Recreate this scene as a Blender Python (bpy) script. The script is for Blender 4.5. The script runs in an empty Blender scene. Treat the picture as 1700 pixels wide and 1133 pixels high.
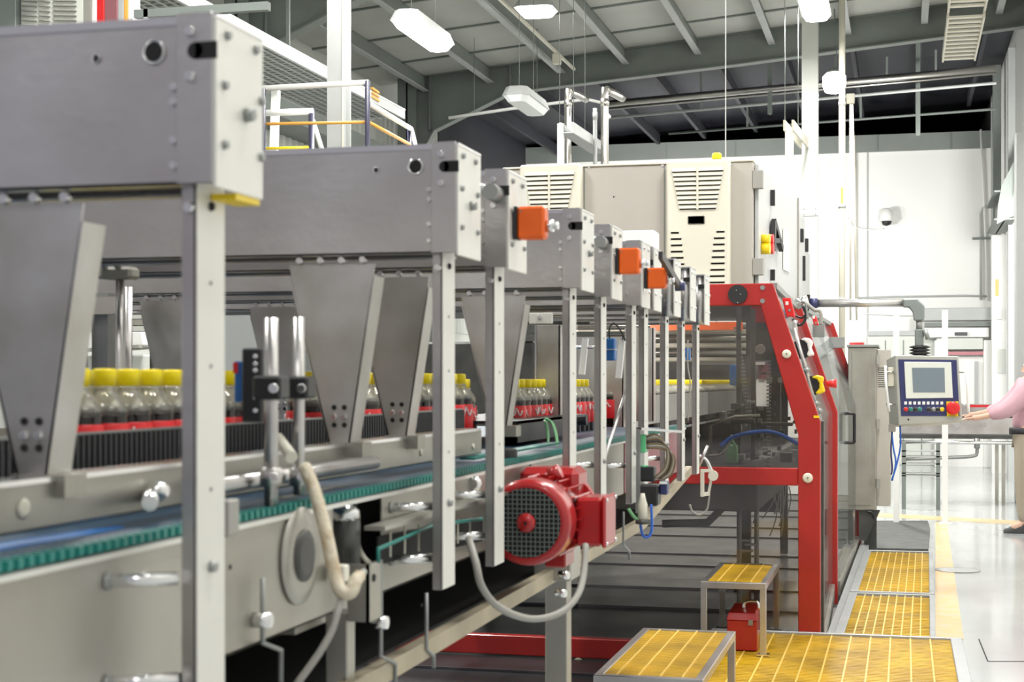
import bpy, bmesh, math, random
from mathutils import Vector, Matrix
random.seed(7)
SC = bpy.context.scene
COL = SC.collection
# ---------------------------------------------------------------- camera, world, light, exposure
F_PX = 2600.0; HZ = 632.0; VX = 1500.0; H = 1.45
TH = math.atan((VX - 850.0) / F_PX); CT, ST = math.cos(TH), math.sin(TH); K = F_PX / CT
cam = bpy.data.cameras.new('camera'); camo = bpy.data.objects.new('camera', cam); COL.objects.link(camo)
camo.location = (0, 0, H); camo.rotation_euler = (math.radians(90), 0, TH)
cam.sensor_width = 36.0; cam.lens = F_PX / 1700 * 36; cam.shift_y = (HZ - 566.5) / 1700
cam.clip_start = 0.05; cam.clip_end = 200
cam.dof.use_dof = True; cam.dof.focus_distance = 9.0; cam.dof.aperture_fstop = 10.5
SC.camera = camo
SC.view_settings.view_transform = 'Standard'; SC.view_settings.look = 'None'
SC.view_settings.gamma = 1.0; SC.view_settings.exposure = 0.0
SC.view_settings.use_curve_mapping = False
SC.cycles.transparent_max_bounces = 24
SC.cycles.max_bounces = 8
world = bpy.data.worlds.new('hall_ambient'); SC.world = world; world.use_nodes = True
world.node_tree.nodes['Background'].inputs[0].default_value = (0.86, 0.84, 0.93, 1)
world.node_tree.nodes['Background'].inputs[1].default_value = 0.42

def lamp(x, y, z, w, l, power, col=(1, 0.985, 0.94), rx=0, ry=0, name='lamp_and_fill_light'):
    d = bpy.data.lights.new(name, 'AREA'); d.shape = 'RECTANGLE'; d.size = w; d.size_y = l
    d.energy = power; d.color = col
    o = bpy.data.objects.new(name, d); COL.objects.link(o); o.location = (x, y, z); o.rotation_euler = (rx, ry, 0)
    return o
# rows of hall lamps outside the frame (above and behind the camera)
for yy, p in ((-2.5, 70), (2.5, 110), (7.0, 150), (11.0, 180)):
    lamp(0.3, yy, 5.4, 0.35, 1.5, p)
    lamp(-3.6, yy, 5.2, 0.35, 1.5, p)
def fill_point(x, y, z, power, r=.25, name='ceiling_fill_light'):
    d = bpy.data.lights.new(name, 'POINT'); d.energy = power; d.shadow_soft_size = r; d.color = (1, .985, .95)
    o = bpy.data.objects.new(name, d); COL.objects.link(o); o.location = (x, y, z); return o
fill_point(-1.6, 9.5, 4.7, 60); fill_point(.6, 4.5, 4.8, 40)  # unseen point fills added to brighten the ceiling
# unseen fill lights added behind pilaster and cabinet to brighten the back wall
lamp(1.38, 20.1, 3.4, .25, .5, 210, rx=math.radians(86))
lamp(-4.3, 23.8, 3.4, .5, .5, 120, rx=math.radians(95))
lamp(-2.9, 23.8, 3.4, .5, .5, 150, rx=math.radians(95), ry=0)
# ---------------------------------------------------------------- helpers
def W(px, py, d):
    X = (px - VX) * d / K
    return Vector((X, (d + X * ST) / CT, H + (HZ - py) * d / F_PX))
def WX(px, py, X): return W(px, py, K * X / (px - VX))
def WY(px, py, Y): return W(px, py, Y * CT / (1 + (px - VX) / K * ST))
def WZ(px, py, z): return W(px, py, (z - H) * F_PX / (HZ - py))

MATS = {}
def mat(name, col, metal=0.0, rough=0.5, var=0.0, vscale=6.0, bump=0.0, bscale=60.0, stretch=(1, 1, 1),
        emit=0.0, coat=0.0, alpha_mix=None, rvar=0.0, col2=None):
    if name in MATS: return MATS[name]
    m = bpy.data.materials.new(name); m.use_nodes = True; nt = m.node_tree; b = nt.nodes['Principled BSDF']
    b.inputs['Base Color'].default_value = (*col, 1); b.inputs['Metallic'].default_value = metal
    b.inputs['Roughness'].default_value = rough
    if coat: b.inputs['Coat Weight'].default_value = coat; b.inputs['Coat Roughness'].default_value = 0.08
    if emit:
        b.inputs['Emission Color'].default_value = (*col, 1); b.inputs['Emission Strength'].default_value = emit
    if var or bump or rvar:
        tc = nt.nodes.new('ShaderNodeTexCoord'); mp = nt.nodes.new('ShaderNodeMapping')
        mp.inputs['Scale'].default_value = stretch; nt.links.new(tc.outputs['Object'], mp.inputs['Vector'])
    if var or rvar:
        n = nt.nodes.new('ShaderNodeTexNoise'); n.inputs['Scale'].default_value = vscale; n.inputs['Detail'].default_value = 5
        nt.links.new(mp.outputs[0], n.inputs['Vector'])
    if var:
        r = nt.nodes.new('ShaderNodeValToRGB'); c2 = col2 or tuple(max(0, c * (1 - var)) for c in col)
        r.color_ramp.elements[0].position = 0.32; r.color_ramp.elements[0].color = (*c2, 1)
        r.color_ramp.elements[1].position = 0.68; r.color_ramp.elements[1].color = (*[min(1, c * (1 + var * 0.25)) for c in col], 1)
        nt.links.new(n.outputs['Fac'], r.inputs['Fac']); nt.links.new(r.outputs[0], b.inputs['Base Color'])
    if rvar:
        mr = nt.nodes.new('ShaderNodeMapRange'); mr.inputs['To Min'].default_value = max(0.02, rough - rvar); mr.inputs['To Max'].default_value = rough + rvar
        nt.links.new(n.outputs['Fac'], mr.inputs['Value']); nt.links.new(mr.outputs[0], b.inputs['Roughness'])
    if bump:
        n2 = nt.nodes.new('ShaderNodeTexNoise'); n2.inputs['Scale'].default_value = bscale; n2.inputs['Detail'].default_value = 3
        nt.links.new(mp.outputs[0], n2.inputs['Vector'])
        bp = nt.nodes.new('ShaderNodeBump'); bp.inputs['Strength'].default_value = bump; bp.inputs['Distance'].default_value = 0.01
        nt.links.new(n2.outputs['Fac'], bp.inputs['Height']); nt.links.new(bp.outputs[0], b.inputs['Normal'])
    MATS[name] = m; return m
def clear_mat(name, tint, gloss=0.08, diffuse=0.0, dcol=(1, 1, 1), rough=0.03):
    m = bpy.data.materials.new(name); m.use_nodes = True; nt = m.node_tree
    for n in list(nt.nodes): nt.nodes.remove(n)
    out = nt.nodes.new('ShaderNodeOutputMaterial'); t = nt.nodes.new('ShaderNodeBsdfTransparent'); t.inputs[0].default_value = (*tint, 1)
    g = nt.nodes.new('ShaderNodeBsdfGlossy'); g.inputs['Roughness'].default_value = rough
    d = nt.nodes.new('ShaderNodeBsdfDiffuse'); d.inputs[0].default_value = (*dcol, 1)
    a = nt.nodes.new('ShaderNodeMixShader'); a.inputs[0].default_value = diffuse
    nt.links.new(t.outputs[0], a.inputs[1]); nt.links.new(d.outputs[0], a.inputs[2])
    b = nt.nodes.new('ShaderNodeMixShader')
    fr = nt.nodes.new('ShaderNodeLayerWeight'); fr.inputs[0].default_value = 0.25
    mr = nt.nodes.new('ShaderNodeMapRange'); mr.inputs['To Min'].default_value = gloss; mr.inputs['To Max'].default_value = 0.6
    nt.links.new(fr.outputs['Fresnel'], mr.inputs['Value']); nt.links.new(mr.outputs[0], b.inputs[0])
    nt.links.new(a.outputs[0], b.inputs[1]); nt.links.new(g.outputs[0], b.inputs[2]); nt.links.new(b.outputs[0], out.inputs[0])
    return m

M = dict(
 steel=mat('brushed_stainless', (0.60, 0.59, 0.585), 0.94, 0.31, var=0.3, vscale=3.5, col2=(0.47, 0.445, 0.43), bump=0.05, bscale=70, stretch=(1, 1, 1), rvar=0.07),
 steel_plate=mat('mottled_stainless_sheet', (0.56, 0.55, 0.54), 0.9, 0.4, var=0.22, vscale=9, rvar=0.08, col2=(0.42, 0.40, 0.36)),
 steel_frame=mat('satin_steel_plate', (0.43, 0.42, 0.38), 0.7, 0.40, var=0.15, vscale=4, rvar=0.08, col2=(0.345, 0.33, 0.285)),
 steel_bright=mat('polished_rod_steel', (0.78, 0.78, 0.78), 1.0, 0.2),
 steel_dull=mat('dull_galvanised', (0.34, 0.35, 0.34), 0.7, 0.45, var=0.15, vscale=8),
 plate_white=mat('pale_and_lit_plate', (0.72, 0.715, 0.67), 0.3, 0.40, var=0.05, vscale=8),  # side light on end plates and posts put into this pale tone
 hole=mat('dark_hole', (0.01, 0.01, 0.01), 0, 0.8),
 black=mat('black_plastic', (0.018, 0.018, 0.02), 0, 0.4),
 rubber=mat('black_rubber', (0.02, 0.02, 0.021), 0, 0.65),
 belt_dark=mat('ribbed_black_belt', (0.045, 0.045, 0.048), 0, 0.55),
 teal=mat('teal_chain_plastic', (0.02, 0.21, 0.18), 0, 0.4),
 blue_belt=mat('blue_grey_chain_plastic', (0.035, 0.075, 0.125), 0, 0.35),
 blue=mat('blue_guide_plastic', (0.02, 0.14, 0.42), 0, 0.3),
 yellow_cap=mat('yellow_cap_plastic', (0.93, 0.74, 0.0), 0, 0.35),
 cola=mat('dark_cola', (0.012, 0.006, 0.005), 0, 0.08),
 label_red=mat('red_label_film', (0.72, 0.015, 0.02), 0, 0.35),
 label_white=mat('white_label_print', (0.85, 0.8, 0.8), 0, 0.4),
 orange=mat('orange_switch_plastic', (0.85, 0.13, 0.01), 0, 0.4),
 motor_red=mat('red_motor_enamel', (0.42, 0.010, 0.012), 0.0, 0.3, coat=0.5, var=0.12, vscale=20),
 guard_red=mat('red_guard_paint', (0.42, 0.020, 0.016), 0, 0.32, coat=0.35, var=0.12, vscale=5, rvar=0.08),
 cream=mat('cream_cooler_plastic', (0.74, 0.71, 0.60), 0, 0.45),
 cabinet=mat('warm_grey_cabinet', (0.47, 0.44, 0.395), 0, 0.45, var=0.03, vscale=3),
 cab_white=mat('pale_cabinet_door', (0.50, 0.51, 0.51), 0, 0.4),
 white=mat('white_paint', (0.85, 0.85, 0.83), 0, 0.5, var=0.03, vscale=2),
 wallwhite=mat('white_wall_panel', (0.88, 0.88, 0.86), 0, 0.55, var=0.03, vscale=0.6),
 wallgrey=mat('pale_grey_cladding', (0.62, 0.64, 0.60), 0, 0.55, var=0.05, vscale=1.2),
 steelwork=mat('grey_green_steelwork_paint', (0.19, 0.215, 0.20), 0, 0.5, var=0.1, vscale=3),
 steelwork_light=mat('light_grey_steelwork_paint', (0.44, 0.455, 0.45), 0, 0.5, var=0.05, vscale=3),
 flashing=mat('grey_flashing', (0.24, 0.265, 0.25), 0.3, 0.5, var=0.1, vscale=2),
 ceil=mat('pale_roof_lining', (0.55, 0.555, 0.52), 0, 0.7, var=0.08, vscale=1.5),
 bay_shade=mat('unlit_bay_shade', (0.018, 0.019, 0.028), 0, 0.7, var=0.2, vscale=2),  # the far bay's lack of light put into the colour
 floor=mat('white_epoxy_floor', (0.54, 0.565, 0.57), 0, 0.16, var=0.06, vscale=1.2, rvar=0.07, coat=0.3),
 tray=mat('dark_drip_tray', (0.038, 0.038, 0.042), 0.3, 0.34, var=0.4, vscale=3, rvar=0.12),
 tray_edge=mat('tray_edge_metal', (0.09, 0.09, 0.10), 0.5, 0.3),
 yline=mat('orange_floor_paint', (0.80, 0.50, 0.18), 0, 0.3, var=0.25, vscale=9, col2=(0.72, 0.58, 0.42)),
 grate=mat('yellow_grating', (0.68, 0.41, 0.008), 0, 0.5, var=0.35, vscale=4, col2=(0.42, 0.245, 0.01)),
 grate_bar=mat('pale_yellow_grating_rib', (0.80, 0.55, 0.12), 0, 0.45),
 kerb=mat('grey_metal_kerb', (0.45, 0.46, 0.47), 0.4, 0.45, var=0.08, vscale=6),
 mat_grey=mat('dark_grey_floor_mat', (0.10, 0.105, 0.10), 0, 0.6, var=0.3, vscale=6),
 navy=mat('navy_panel', (0.035, 0.04, 0.13), 0, 0.35),
 navy_post=mat('navy_rail_post', (0.03, 0.03, 0.06), 0, 0.4),
 hmi_grey=mat('grey_console_housing', (0.46, 0.46, 0.42), 0.2, 0.4),
 hmi_cream=mat('pale_console_bezel', (0.74, 0.76, 0.70), 0, 0.4),
 screen=mat('blue_grey_screen', (0.22, 0.27, 0.31), 0.1, 0.15),
 arm=mat('grey_arm_joint', (0.24, 0.27, 0.26), 0.2, 0.4),
 rail_orange=mat('orange_rail_paint', (0.85, 0.42, 0.08), 0, 0.4),
 yellow=mat('yellow_plastic', (0.90, 0.65, 0.01), 0, 0.35),
 red=mat('red_plastic', (0.70, 0.02, 0.02), 0, 0.35),
 green=mat('green_plastic', (0.12, 0.55, 0.25), 0, 0.35),
 green_hose=mat('green_hose', (0.18, 0.42, 0.20), 0, 0.4),
 blue_hose=mat('blue_air_hose', (0.03, 0.14, 0.60), 0, 0.35),
 pale_hose=mat('dirty_white_conduit', (0.66, 0.62, 0.50), 0, 0.55, var=0.35, vscale=40, col2=(0.45, 0.33, 0.20), bump=0.3, bscale=150),
 cable_grey=mat('grey_cable_sheath', (0.33, 0.32, 0.29), 0, 0.5),

 brown=mat('brown_cable_sheath', (0.16, 0.11, 0.05), 0, 0.5),
 tan=mat('tan_worn_rail', (0.44, 0.385, 0.28), 0.35, 0.5, var=0.25, vscale=8),
 purplish=mat('faded_rose_plate', (0.35, 0.14, 0.16), 0.3, 0.4),
 roller=mat('chromed_roller', (0.55, 0.53, 0.50), 1.0, 0.28),
 dark_metal=mat('dark_machine_metal', (0.10, 0.10, 0.095), 0.6, 0.45, var=0.3, vscale=8),
 lampglass=mat('lit_lamp_diffuser', (1.0, 0.99, 0.95), 0, 0.4, emit=9.0),
 lampoff=mat('unlit_lamp_diffuser', (0.72, 0.74, 0.74), 0, 0.25),
 skin=mat('skin', (0.62, 0.38, 0.28), 0, 0.5), hair=mat('dark_hair', (0.03, 0.02, 0.015), 0, 0.6),
 shirt=mat('pink_shirt_cloth', (0.56, 0.34, 0.39), 0, 0.8, var=0.08, vscale=10), trousers=mat('khaki_cloth', (0.36, 0.31, 0.24), 0, 0.85),
 shoe=mat('dark_shoe_leather', (0.05, 0.05, 0.05), 0, 0.45), beltblack=mat('black_waistband', (0.03, 0.03, 0.035), 0, 0.6),
 pet=clear_mat('clear_pet', (0.96, 0.95, 0.88), gloss=0.12, diffuse=0.16, dcol=(0.95, 0.92, 0.78)),
 glass=clear_mat('guard_polycarbonate', (0.74, 0.72, 0.70), gloss=0.05, diffuse=0.03, dcol=(0.6, 0.57, 0.52), rough=0.06),
 doorglass=clear_mat('clear_door_pane', (0.88, 0.90, 0.90), gloss=0.12, diffuse=0.08, dcol=(0.85, 0.9, 0.9), rough=0.05),
)

class B:
    def __init__(s): s.bm = bmesh.new(); s.mi = 0; s.mats = []
    def use(s, m):
        m = M[m] if isinstance(m, str) else m
        if m not in s.mats: s.mats.append(m)
        s.mi = s.mats.index(m); return s
    def _done(s, fs):
        for f in fs: f.material_index = s.mi
    def hexa(s, v):
        vs = [s.bm.verts.new(p) for p in v]
        fs = [s.bm.faces.new([vs[i] for i in q]) for q in ((0, 3, 2, 1), (4, 5, 6, 7), (0, 1, 5, 4), (1, 2, 6, 5), (2, 3, 7, 6), (3, 0, 4, 7))]
        s._done(fs); return s
    def box(s, x0, x1, y0, y1, z0, z1):
        if x0 > x1: x0, x1 = x1, x0
        if y0 > y1: y0, y1 = y1, y0
        if z0 > z1: z0, z1 = z1, z0
        return s.hexa([(x0, y0, z0), (x1, y0, z0), (x1, y1, z0), (x0, y1, z0), (x0, y0, z1), (x1, y0, z1), (x1, y1, z1), (x0, y1, z1)])
    def bar(s, a, b, w, h, up=(0, 0, 1)):
        a = Vector(a); b = Vector(b); d = (b - a).normalized(); up = Vector(up)
        if abs(d.dot(up)) > 0.98: up = Vector((0, 1, 0))
        r = d.cross(up).normalized() * (w / 2); u = r.cross(d).normalized() * (h / 2)
        return s.hexa([a - r - u, a + r - u, b + r - u, b - r - u, a - r + u, a + r + u, b + r + u, b - r + u])
    def cyl(s, a, b, r, seg=12, r2=None, cap=True):
        a = Vector(a); b = Vector(b); d = (b - a).normalized(); r2 = r if r2 is None else r2
        t = Vector((0, 0, 1)) if abs(d.z) < 0.9 else Vector((1, 0, 0))
        u = d.cross(t).normalized(); v = d.cross(u)
        A = []; C = []
        for i in range(seg):
            an = 2 * math.pi * i / seg; o = u * math.cos(an) + v * math.sin(an)
            A.append(s.bm.verts.new(a + o * r)); C.append(s.bm.verts.new(b + o * r2))
        fs = []
        for i in range(seg):
            j = (i + 1) % seg; f = s.bm.faces.new((A[i], C[i], C[j], A[j])); f.smooth = True; fs.append(f)
        if cap: fs.append(s.bm.faces.new(A)); fs.append(s.bm.faces.new(C[::-1]))
        s._done(fs); return s
    def tube(s, pts, r, seg=8, smooth=4):
        P = [Vector(p) for p in pts]
        if smooth and len(P) > 2:
            Q = []
            for i in range(len(P) - 1):
                p0 = P[max(i - 1, 0)]; p1 = P[i]; p2 = P[i + 1]; p3 = P[min(i + 2, len(P) - 1)]
                for k in range(smooth):
                    t = k / smooth
                    Q.append(0.5 * ((2 * p1) + (p2 - p0) * t + (2 * p0 - 5 * p1 + 4 * p2 - p3) * t * t + (3 * p1 - p0 - 3 * p2 + p3) * t ** 3))
            Q.append(P[-1]); P = Q
        rings = []; u = None
        for i, p in enumerate(P):
            d = (P[min(i + 1, len(P) - 1)] - P[max(i - 1, 0)])
            d = d.normalized() if d.length > 1e-9 else Vector((0, 0, 1))
            if u is None:
                t = Vector((0, 0, 1)) if abs(d.z) < 0.9 else Vector((1, 0, 0)); u = d.cross(t).normalized()
            else:
                u = u - d * u.dot(d); u = u.normalized() if u.length > 1e-6 else d.cross(Vector((1, 0.3, 0))).normalized()
            v = d.cross(u)
            rings.append([s.bm.verts.new(p + (u * math.cos(2 * math.pi * k / seg) + v * math.sin(2 * math.pi * k / seg)) * r) for k in range(seg)])
        fs = []
        for a, b in zip(rings, rings[1:]):
            for k in range(seg):
                j = (k + 1) % seg; f = s.bm.faces.new((a[k], a[j], b[j], b[k])); f.smooth = True; fs.append(f)
        fs.append(s.bm.faces.new(rings[0][::-1])); fs.append(s.bm.faces.new(rings[-1])); s._done(fs); return s
    def prism(s, poly, axis, a, b):
        def mk(p, t):
            if axis == 'x': return (t, p[0], p[1])
            if axis == 'y': return (p[0], t, p[1])
            return (p[0], p[1], t)
        A = [s.bm.verts.new(mk(p, a)) for p in poly]; C = [s.bm.verts.new(mk(p, b)) for p in poly]; n = len(poly)
        fs = [s.bm.faces.new(A), s.bm.faces.new(C[::-1])]
        for i in range(n):
            j = (i + 1) % n; fs.append(s.bm.faces.new((A[j], A[i], C[i], C[j])))
        s._done(fs); return s
    def loft(s, quadA, quadB):   # two loops of equal length joined as a closed solid
        A = [s.bm.verts.new(p) for p in quadA]; C = [s.bm.verts.new(p) for p in quadB]; n = len(A)
        fs = [s.bm.faces.new(A), s.bm.faces.new(C[::-1])]
        for i in range(n):
            j = (i + 1) % n; fs.append(s.bm.faces.new((A[j], A[i], C[i], C[j])))
        s._done(fs); return s
    def lathe(s, prof, c=(0, 0, 0), axis='z', seg=16):
        c = Vector(c); rings = []
        for r, h in prof:
            ring = []
            for k in range(seg):
                an = 2 * math.pi * k / seg; a, b = r * math.cos(an), r * math.sin(an)
                p = (a, b, h) if axis == 'z' else ((a, h, b) if axis == 'y' else (h, a, b))
                ring.append(s.bm.verts.new(c + Vector(p)))
            rings.append(ring)
        fs = []
        for a, b in zip(rings, rings[1:]):
            for k in range(seg):
                j = (k + 1) % seg; f = s.bm.faces.new((a[k], a[j], b[j], b[k])); f.smooth = True; fs.append(f)
        fs.append(s.bm.faces.new(rings[0][::-1])); fs.append(s.bm.faces.new(rings[-1])); s._done(fs); return s
    def bolt(s, c, n, r=0.006, h=0.005):
        c = Vector(c); n = Vector(n).normalized(); return s.cyl(c - n * 0.001, c + n * h, r, 8, r * 0.8)

ORG = {}
def prop(o, label=None, cat=None, group=None, kind=None):
    if label: o['label'] = label
    if cat: o['category'] = cat
    if group: o['group'] = group
    if kind: o['kind'] = kind
    return o
def thing(name, label, cat, loc=(0, 0, 0), group=None):
    o = bpy.data.objects.new(name, None); o.empty_display_size = 0.05; COL.objects.link(o); o.location = loc
    ORG[o.name] = Vector(loc); return prop(o, label, cat, group)
def add(name, b, m=None, parent=None, bevel=0.0, label=None, cat=None, group=None, kind=None, flip=False):
    me = bpy.data.meshes.new(name)
    bmesh.ops.recalc_face_normals(b.bm, faces=b.bm.faces)
    if parent is not None: org = ORG[parent.name]
    else:
        vs = b.bm.verts; xs = [v.co.x for v in vs]; ys = [v.co.y for v in vs]; zs = [v.co.z for v in vs]
        org = Vector(((min(xs) + max(xs)) / 2, (min(ys) + max(ys)) / 2, min(zs)))
    for v in b.bm.verts: v.co -= org
    b.bm.to_mesh(me); b.bm.free()
    if b.mats:
        for q in b.mats: me.materials.append(q)
    else: me.materials.append(M[m] if isinstance(m, str) else m)
    o = bpy.data.objects.new(name, me); COL.objects.link(o); ORG[o.name] = org
    if parent is not None: o.parent = parent
    else: o.location = org
    if bevel:
        md = o.modifiers.new('bevel', 'BEVEL'); md.width = bevel; md.segments = 1; md.limit_method = 'ANGLE'; md.angle_limit = math.radians(40)
    return prop(o, label, cat, group, kind)
def copy_tree(o, parent=None):
    c = o.copy(); COL.objects.link(c)
    if parent is not None: c.parent = parent
    for ch in list(o.children): copy_tree(ch, c)
    return c
def box(x0, x1, y0, y1, z0, z1): return B().box(x0, x1, y0, y1, z0, z1)
# ================================================================ THE BUILDING
XR, XL, YB = 1.55, -6.9, 28.5
fl = add('floor', box(XL - .2, XR + .2, -6, 36, -0.12, 0), 'floor', kind='structure')
# painted orange aisle line and white guide stripe, a floor plate and a round cover
def quadslab(pts, z0, z1, m, name, parent, **k):
    b = B().loft([(p[0], p[1], z0) for p in pts], [(p[0], p[1], z1) for p in pts]); return add(name, b, m, parent, **k)
pa, pb, pc, pd = (WZ(*q, 0) for q in ((1553, 1062), (1600, 1062), (1572, 868), (1553, 868)))
ln = B().loft([(p.x, p.y, 0.0) for p in (pa, pb, pc, pd)], [(p.x, p.y, 0.003) for p in (pa, pb, pc, pd)])
pa, pb, pc, pd = (WZ(*q, 0) for q in ((1448, 858), (1700, 872), (1700, 866), (1448, 852)))
ln.loft([(p.x, p.y, 0.0) for p in (pa, pb, pc, pd)], [(p.x, p.y, 0.003) for p in (pa, pb, pc, pd)])
add('trim_1', ln, 'yline', kind='structure')
q = WZ(1590, 948, 0)
cov = thing('floor_cover', 'thin round cover set into the white floor beside the orange line', 'floor cover', (q.x, q.y, 0))
add('cover_disc', B().cyl((q.x, q.y, 0), (q.x, q.y, 0.006), 0.16, 28), 'floor', cov)
add('rim', B().tube([(q.x + .165 * math.cos(t * .449), q.y + .165 * math.sin(t * .449), 0.005) for t in range(15)], 0.0025, 5, 2), 'cable_grey', cov)
q = WZ(1625, 1062, 0); r_ = WZ(1640, 1099, 0); u_ = WZ(1720, 1099, 0)
add('floor_hatch_seam', B().bar(q, r_, .006, .004).bar(r_, u_, .006, .004), 'hole', label='thin dark cornered seam in the white floor at lower right', cat='floor seam')

# back partition
wb = add('wall_back', box(XL, XR, YB, YB + .2, 0, 5.58), 'wallwhite', kind='structure')
add('flashing', box(XL, XR, YB - .06, YB + .25, 5.50, 5.80), 'flashing', wb)
for xx in (-4.2, -2.95, -1.7, -.45, .8):
    add('seam_strip', box(xx - .012, xx + .012, YB - .075, YB - .06, 5.50, 5.80), 'steelwork', wb)
for xx in (-3.3, -1.1, -0.62):
    add('panel_joint', box(xx - .012, xx + .012, YB - .02, YB, 0, 5.5), 'steelwork_light', wb)
add('wall_far', box(XL, XR + .2, 36, 36.2, 0, 7.5), 'bay_shade', kind='structure')
# side walls
wr = add('wall_right', box(XR, XR + .2, -6, 36, 0, 7.3), 'white', kind='structure')
for y, lab in ((23.4, 'nearest narrow grey post fixed to the right wall'), (27.9, 'farthest narrow grey post fixed to the right wall')):
    add('side_post', box(XR - .10, XR - .002, y, y + .14, 0, 6.2), 'steelwork_light', label=lab, cat='post')
wl = add('wall_left', box(XL - .2, XL, -2, 36, 0, 6.4), 'wallgrey', kind='structure')
cb = B()
y = 14.0
while y < 28.3:
    cb.hexa([(XL, y, 2.2), (XL + .035, y + .03, 2.2), (XL + .035, y + .10, 2.2), (XL, y + .13, 2.2),
             (XL, y, 5.3), (XL + .035, y + .03, 5.3), (XL + .035, y + .10, 5.3), (XL, y + .13, 5.3)]); y += .19
add('shaded_upper_wall', box(XL, XL + .05, 22.8, YB, 4.95, 6.4), 'bay_shade', wl)  # sheet added to put the bay's shade on the left wall
add('corrugation', cb, 'wallgrey', wl, kind='stuff')

# roof: lining panels between purlins and cross joints
def roofz(x): return 5.94 + 0.085 * (x + 0.4)
RS = math.atan(0.085)
ce = B().hexa([(XL, -1, roofz(XL) + .12), (XR, -1, roofz(XR) + .12), (XR, 20.2, roofz(XR) + .12), (XL, 20.2, roofz(XL) + .12),
               (XL, -1, roofz(XL) + .2), (XR, -1, roofz(XR) + .2), (XR, 20.2, roofz(XR) + .2), (XL, 20.2, roofz(XL) + .2)])
ceil = add('ceiling', ce, 'steelwork', kind='structure')
PX = [-6.9, -6.2, -5.31, -4.34, -3.5, -2.57, -1.64, -.7, .22, 1.1, 1.55]
YJ = [13.2, 14.8, 16.3, 17.7, 19.0, 20.2]
me0 = {}
for i in range(len(PX) - 1):
    w = PX[i + 1] - PX[i]
    for j in range(len(YJ) - 1):
        x0, x1, y0, y1 = PX[i] + .012, PX[i + 1] - .012, YJ[j] + .012, YJ[j + 1] - .012
        add('ceiling_panel', B().hexa([(x0, y0, roofz(x0) + .06), (x1, y0, roofz(x1) + .06), (x1, y1, roofz(x1) + .06), (x0, y1, roofz(x0) + .06),
                                     (x0, y0, roofz(x0) + .118), (x1, y0, roofz(x1) + .118), (x1, y1, roofz(x1) + .118), (x0, y1, roofz(x0) + .118)]), 'ceil', ceil)
for j, yy in enumerate(YJ[1:-1]):
    a = Vector((XL, yy, roofz(XL) + .05)); b = Vector((XR, yy, roofz(XR) + .05))
    add('joint_strip', B().bar(a, b, .04, .02), 'steelwork', ceil)
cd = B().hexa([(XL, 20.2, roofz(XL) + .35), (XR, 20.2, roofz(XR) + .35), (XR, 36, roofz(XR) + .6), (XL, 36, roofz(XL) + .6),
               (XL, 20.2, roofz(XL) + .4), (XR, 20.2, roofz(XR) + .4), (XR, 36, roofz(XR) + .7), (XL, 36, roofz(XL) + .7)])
cd = add('ceiling_far', cd, 'bay_shade', kind='structure')

names = ['leftmost purlin under the pale roof', 'purlin under the roof above the grey column', 'purlin left of the lit hall lamp', 'purlin behind the lit oblong lamp',
         'purlin running between the two lit lamps', 'purlin right of the second lit lamp', 'purlin third from the white column', 'purlin next left of the white column',
         'purlin beside the slatted cable ladder']
for i, x in enumerate(PX[1:-1]):
    z = roofz(x)
    t = thing('roof_purlin', 'grey steel ' + names[i], 'purlin', (x, 13.2, z - .14), 'roof purlins')
    add('web', box(x - .012, x + .012, 13.2, 19.95, z - .14, z + .05), 'steelwork', t)
    add('flange', box(x - .012, x + .07, 13.2, 19.95, z - .15, z - .135), 'steelwork_light', t)
    # purlin continues in the dark bay, its shade put into the colour
    add('far_length', box(x - .03, x + .03, 20.15, 28.4, z + .16, z + .34), 'bay_shade', t)

# portal frames (rafter + haunch + eaves column)
def portal(Y, label):
    t = thing('portal_frame', label, 'steel frame', (XL + .6, Y, 0), 'portal frames carrying the roof')
    xs = XL + .55
    def rz(x): return roofz(x) + .05
    top = [(xs, rz(xs)), (-5.1, rz(-5.1)), (-2, rz(-2)), (XR, rz(XR))]
    bot = [(xs + .05, 4.35), (-6.05, 4.78), (-5.0, 5.24), (-2, rz(-2) - .39), (XR, rz(XR) - .39)]
    poly = top + bot[::-1]
    add('web_plate', B().prism(poly, 'y', Y - .01, Y + .01), 'steelwork', t)
    fb = B()
    for a, b in zip(bot, bot[1:]): fb.bar((a[0], Y, a[1]), (b[0], Y, b[1]), .16, .016)
    add('bottom_flange', fb, 'steelwork', t)
    fb = B()
    for a, b in zip(top, top[1:]): fb.bar((a[0], Y, a[1]), (b[0], Y, b[1]), .16, .016)
    add('top_flange', fb, 'steelwork', t)
    add('stiffener', box(-6.12, -6.10, Y - .08, Y + .08, 4.78, rz(-6.1)), 'steelwork', t)
    add('stiffener', box(-5.02, -5.0, Y - .07, Y - .01, 5.24, rz(-5)), 'steelwork', t)
    add('column', B().box(xs - .2, xs + .06, Y - .1, Y - .085, 0, rz(xs)).box(xs - .2, xs + .06, Y + .085, Y + .1, 0, rz(xs)).box(xs - .08, xs - .06, Y - .1, Y + .1, 0, rz(xs)), 'steelwork', t)
portal(20.0, 'grey green steel roof frame with haunch spanning the whole hall')
portal(14.5, 'nearer grey steel roof frame showing only its haunch above the walkway')
# eaves beam on the left
t = add('eaves_beam', box(XL + .02, XL + .5, 14, 28, 4.25, 4.45), 'steelwork', label='long grey steel beam running along the left wall towards the back', cat='beam')
# right haunch
hp = [WY(1637, 0, 25.8), WY(1655, 84, 25.8), WY(1630, 62, 25.8), WY(1608, 70, 25.8), WY(1618, 0, 25.8)]
add('haunch_plate', B().prism([(p.x, p.z) for p in hp], 'y', 25.78, 25.8), 'steelwork', label='grey steel haunch plate in the upper right roof corner', cat='steel plate')

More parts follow.
